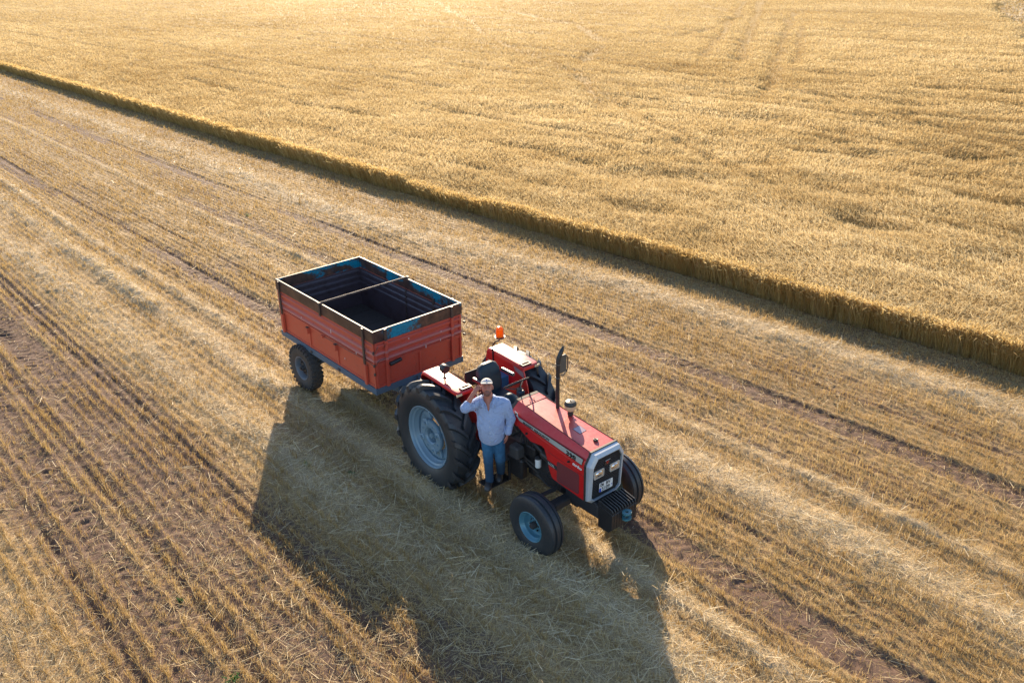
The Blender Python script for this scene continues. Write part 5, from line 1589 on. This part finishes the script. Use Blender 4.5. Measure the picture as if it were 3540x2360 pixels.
def mat_shirt():
    m, nt, out = new_mat("blue_checked_cotton")
    v = objcoord(nt)
    sp = nt.nodes.new("ShaderNodeSeparateXYZ"); nt.links.new(v, sp.inputs[0])
    def stripe(o_, f_): return math_n(nt, 'GREATER_THAN', math_n(nt, 'SINE', math_n(nt, 'MULTIPLY', o_, f_)), .15)
    a = stripe(sp.outputs[0], 560); b_ = stripe(sp.outputs[2], 560)
    n1 = noise(nt, v, 7, 4)
    s_ = math_n(nt, 'MULTIPLY', math_n(nt, 'ADD', a, b_), .5)
    c = mixc(nt, s_, (.62, .70, .86), (.15, .26, .55))
    c = mixc(nt, math_n(nt, 'MULTIPLY', n1, .3), c, (.34, .44, .66))
    b = N(nt, "ShaderNodeBsdfPrincipled"); nt.links.new(c, b.inputs["Base Color"]); b.inputs["Roughness"].default_value = .85
    b.inputs["Specular IOR Level"].default_value = .2
    n2 = noise(nt, v, 11, 3, .5, 1.2)
    bu = N(nt, "ShaderNodeBump", i_Strength=.9, i_Distance=.05); nt.links.new(n2, bu.inputs["Height"]); nt.links.new(bu.outputs[0], b.inputs["Normal"])
    t = N(nt, "ShaderNodeBsdfTranslucent"); nt.links.new(c, t.inputs[0])
    mx = N(nt, "ShaderNodeMixShader"); mx.inputs[0].default_value = .12
    nt.links.new(b.outputs[0], mx.inputs[1]); nt.links.new(t.outputs[0], mx.inputs[2]); nt.links.new(mx.outputs[0], out.inputs[0])
    return m
M_SHIRT = mat_shirt()
f = Field((-.46, -.36, .62), (.46, .30, 1.60), .0055)
f.ell((.060, .0, 1.24), (.214, .132, .20), .05); f.ell((.048, -.025, 1.03), (.198, .150, .25), .06); f.ell((.058, -.005, .85), (.186, .138, .18), .05)
f.cap((-.085, .02, 1.392), (.205, .02, 1.375), .062, .062, .05)
f.cap((HX + .01, .02, 1.44), (.045, .02, 1.38), .074, .085, .03)
E1s = Vector(EL1).lerp(Vector(WR1), .16)
f.cap(SH1, EL1, .078, .066, .04); f.cap(EL1, E1s, .066, .060, .02)
f.cap(E1s - Vector((0, 0, .006)), E1s + (Vector(WR1) - Vector(EL1)).normalized() * .018, .062, .060, .004)
W2s = Vector(EL2).lerp(Vector(WR2), .78)
f.cap(SH2, EL2, .077, .062, .04); f.cap(EL2, W2s, .062, .048, .03)
f.cap(Vector(EL2).lerp(Vector(WR2), .62), Vector(EL2).lerp(Vector(WR2), .90), .055, .056, .006)
# folds
for a_, b_, r_ in (((-.12, -.10, 1.20), (-.02, -.155, 1.05), .012), ((.20, -.10, 1.15), (.10, -.17, .95), .012), ((.22, -.08, .90), (.08, -.17, .80), .010), ((-.20, -.09, 1.33), (-.13, -.09, 1.24), .012), ((.29, -.045, 1.22), (.33, -.03, 1.12), .010), ((-.25, -.14, 1.335), (-.20, -.10, 1.30), .012), ((.28, -.04, 1.02), (.335, -.03, .97), .010)):
    f.cap(a_, b_, r_, r_ * .5, .018)
# open collar and flat hem
for y_ in (-.17, -.13, -.09, -.05): f.cap((HX + .006, y_, 1.47), (.022, y_ - .02, 1.285), .050, .008, .006, sub=True)
f.cap((HX, .0, 1.56), (HX + .01, -.02, 1.43), .072, .060, .012, sub=True)
zz = f.ax[2][None, None, :]; xx3 = f.ax[0][:, None, None]; yy3 = f.ax[1][None, :, None]
hem = .815 - zz - .10 * np.clip(1 - np.abs(xx3 - .04) / .24, 0, 1) ** .7 + 0 * yy3
f.D = np.maximum(f.D, hem.astype(np.float32))
shirt = f.build("shirt", M_SHIRT, person, None, 2)
mb = MB()
for sx, cx_ in ((-1, HX), (1, HX + .012)):
    mb.loft([[(cx_ + sx * .034, -.150, 1.352), (cx_ + sx * .062, -.080, 1.458), (cx_ + sx * .072, .0, 1.480), (cx_ + sx * .074, .03, 1.485)],
             [(cx_ + sx * .082, -.160, 1.350), (cx_ + sx * .112, -.090, 1.420), (cx_ + sx * .112, -.01, 1.455), (cx_ + sx * .108, .03, 1.462)]], False, False, True)
col_ = mb.build("collar", M_SHIRT, shirt); col_.modifiers.new("solid", 'SOLIDIFY').thickness = .005
for k in range(6):
    mb = MB()
    z = 1.25 - k * .085
    yb = -.035 - .165 * math.sqrt(max(0, 1 - ((z - 1.0) / .27) ** 2)) if abs(z - 1.0) < .24 else -.125
    mb.cyl((.030, min(yb, -.130) + .002, z), (.030, min(yb, -.130) - .006, z), .006, 8)
    mb.build("button", M_WHITE, shirt)

def mat_jeans():
    m, nt, out = new_mat("faded_denim")
    v = objcoord(nt); n1 = noise(nt, v, 6, 4); n2 = noise(nt, v, 160, 2)
    sp = nt.nodes.new("ShaderNodeSeparateXYZ"); nt.links.new(v, sp.inputs[0])
    c = ramp(nt, n1, [(.35, (.012, .075, .17)), (.58, (.04, .18, .33)), (.78, (.10, .30, .47))])
    k = math_n(nt, 'MULTIPLY', math_n(nt, 'SUBTRACT', sp.outputs[2], .30), 2.0, clamp=True)
    c = mixc(nt, k, (.018, .055, .11), c)
    b = N(nt, "ShaderNodeBsdfPrincipled"); nt.links.new(c, b.inputs["Base Color"]); b.inputs["Roughness"].default_value = .85
    bu = N(nt, "ShaderNodeBump", i_Strength=.5, i_Distance=.02); nt.links.new(n1, bu.inputs["Height"]); nt.links.new(bu.outputs[0], b.inputs["Normal"])
    nt.links.new(b.outputs[0], out.inputs[0]); return m
M_JEANS = mat_jeans()
f = Field((-.24, -.26, .00), (.34, .36, .98), .0055)
f.ell((.065, -.005, .85), (.162, .120, .12), .03)
f.cap(HA, KA, .092, .070, .03); f.cap(KA, (AA[0], AA[1] - .01, .09), .067, .062, .02)
f.cap(HB, KB, .094, .074, .03); f.cap(KB, (AB[0], AB[1] - .02, .09), .072, .062, .02)
for z_ in (.13, .18, .24): f.cap((AA[0] - .05, -.055, z_), (AA[0] + .05, -.060, z_ + .012), .012, .010, .012)
for z_ in (.48, .60, .70): f.cap((-.05, -.080, z_), (.03, -.085, z_ - .02), .010, .006, .02); f.cap((.12, -.080, z_), (.20, -.065, z_ + .015), .010, .006, .02)
zz = f.ax[2][None, None, :]
f.D = np.maximum(f.D, (.045 - zz).astype(np.float32) + 0 * f.D)
f.build("jeans", M_JEANS, person, None, 2)

M_SHOE = paint("dark_leather", (.012, .022, .035), .45, dust=.3, scale=12)
for nm, A_, dy in (("shoe", AA, 0), ("shoe", AB, 0)):
    f = Field((A_[0] - .12, A_[1] - .26, -.02), (A_[0] + .10, A_[1] + .12, .24), .005)
    f.cap((A_[0] - .005, A_[1] + .045, .045), (A_[0] - .035, A_[1] - .155, .035), .050, .048, .02)
    f.cap((A_[0], A_[1] + .02, .05), (A_[0], A_[1], .15), .045, .048, .03)
    f.ell((A_[0] - .03, A_[1] - .13, .04), (.052, .085, .042), .02)
    zz = f.ax[2][None, None, :]; f.D = np.maximum(f.D, (.002 - zz).astype(np.float32) + 0 * f.D)
    so = f.build(nm, M_SHOE, person, None, 2)
# cap with stiff peak and small badge
M_CAP = paint("off_white_cotton", (.66, .63, .58), .8, spec=.2, dust=.15, scale=14, bump=.3)
f = Field((HX - .14, HY - .20, HZ - .02), (HX + .14, HY + .16, HZ + .18), .0045)
f.ell((HX, HY + .015, HZ + .042), (.085, .104, .084), .01)
f.D = np.maximum(f.D, ((HZ + .050 - f.ax[2][None, None, :]) + (f.ax[1][None, :, None] - HY) * .10).astype(np.float32) + 0 * f.D)
MH = Matrix.Translation((0, HEADC[1] + .02, HEADC[2] - .06)) @ HROT @ Matrix.Translation((0, -HEADC[1] - .02, -HEADC[2] + .06))
cap_ = f.build("cap", M_CAP, person, MH, 2)
mb = MB()
o_, i_ = [], []
for k in range(13):
    t = math.pi * (1 + k / 12)
    i_.append((HX + .082 * math.cos(t), HY - .020 + .060 * math.sin(t), HZ + .056 + .010 * math.sin(-t) - 0))
    o_.append((HX + .084 * math.cos(t) * (1.0), HY - .030 + .120 * math.sin(t), HZ + .046 + .006 * math.sin(-t)))
mb.loft([i_, o_], False, False, True, MH)
pk = mb.build("peak", M_CAP, cap_); sd = pk.modifiers.new("solid", 'SOLIDIFY'); sd.thickness = .009
mb = MB(); mb.prism([(HX - .008, HZ + .092), (HX + .008, HZ + .092), (HX + .010, HZ + .102), (HX, HZ + .110), (HX - .010, HZ + .102)], HY - .072, HY - .088, 'XZ', MH); mb.build("cap_badge", M_BLUEINK, cap_)
M_HAIR = paint("short_grey_hair", (.10, .085, .075), .7, dust=.2, scale=60)
f = Field((HX - .12, HY - .10, HZ - .12), (HX + .12, HY + .14, HZ + .08), .0045)
f.ell((HX, HY + .040, HZ - .005), (.079, .082, .075), .01)
f.D = np.maximum(f.D, ((HY + .012 - f.ax[1][None, :, None])).astype(np.float32) + 0 * f.D)
f.build("hair", M_HAIR, person, MH, 1)

# ================================================================ weeds
M_WEED = mat_straw("green_weed", [(0, (.05, .09, .03)), (.5, (.10, .18, .06)), (1, (.18, .28, .10))], .35)
rw_ = np.random.default_rng(11)
def weed(loc, n, size, label):
    n = int(n)
    az = rw_.uniform(0, 2 * np.pi, n); el = rw_.uniform(.25, 1.2, n); L = size * rw_.uniform(.5, 1.1, n)
    vec = np.stack([np.cos(az) * np.cos(el) * L, np.sin(az) * np.cos(el) * L, np.sin(el) * L], -1)
    base = rw_.normal(0, size * .35, (n, 3)); base[:, 2] = rw_.uniform(0, size * .4, n)
    sd_ = rand_side(vec)
    V, F_, T = ribbons(base, vec, np.full(n, .022) * rw_.uniform(.6, 1.4, n), sd_, rw_.random(n), .25)
    me = make_mesh("weed", V, F_, 4, M_WEED, face_attrs={"tone": T})
    o = link("weed", me, label=label, category="weed", group="small green weeds in the stubble")
    o.location = (loc[0], loc[1], float(gh(np.array([loc[0]]), np.array([loc[1]]))[0]) + .01)
weed((-16.77, 3.39), 32, 0.096, "small green weed in the stubble far behind the trailer, near the crop")
weed((-1.73, -2.24), 32, 0.060, "small green weed in the shade near the trailer wheel, left one of two")
weed((-1.09, -1.78), 32, 0.060, "small green weed in the shade near the trailer wheel, right one of two")
weed((1.75, -4.95), 32, 0.072, "small green weed by the lower edge of the long shadow, nearer the tractor")
weed((1.95, -5.30), 32, 0.066, "small green weed near the bottom edge of the picture")
weed((.05, -4.95), 32, 0.054, "small green weed in the sunlit rows at lower left")
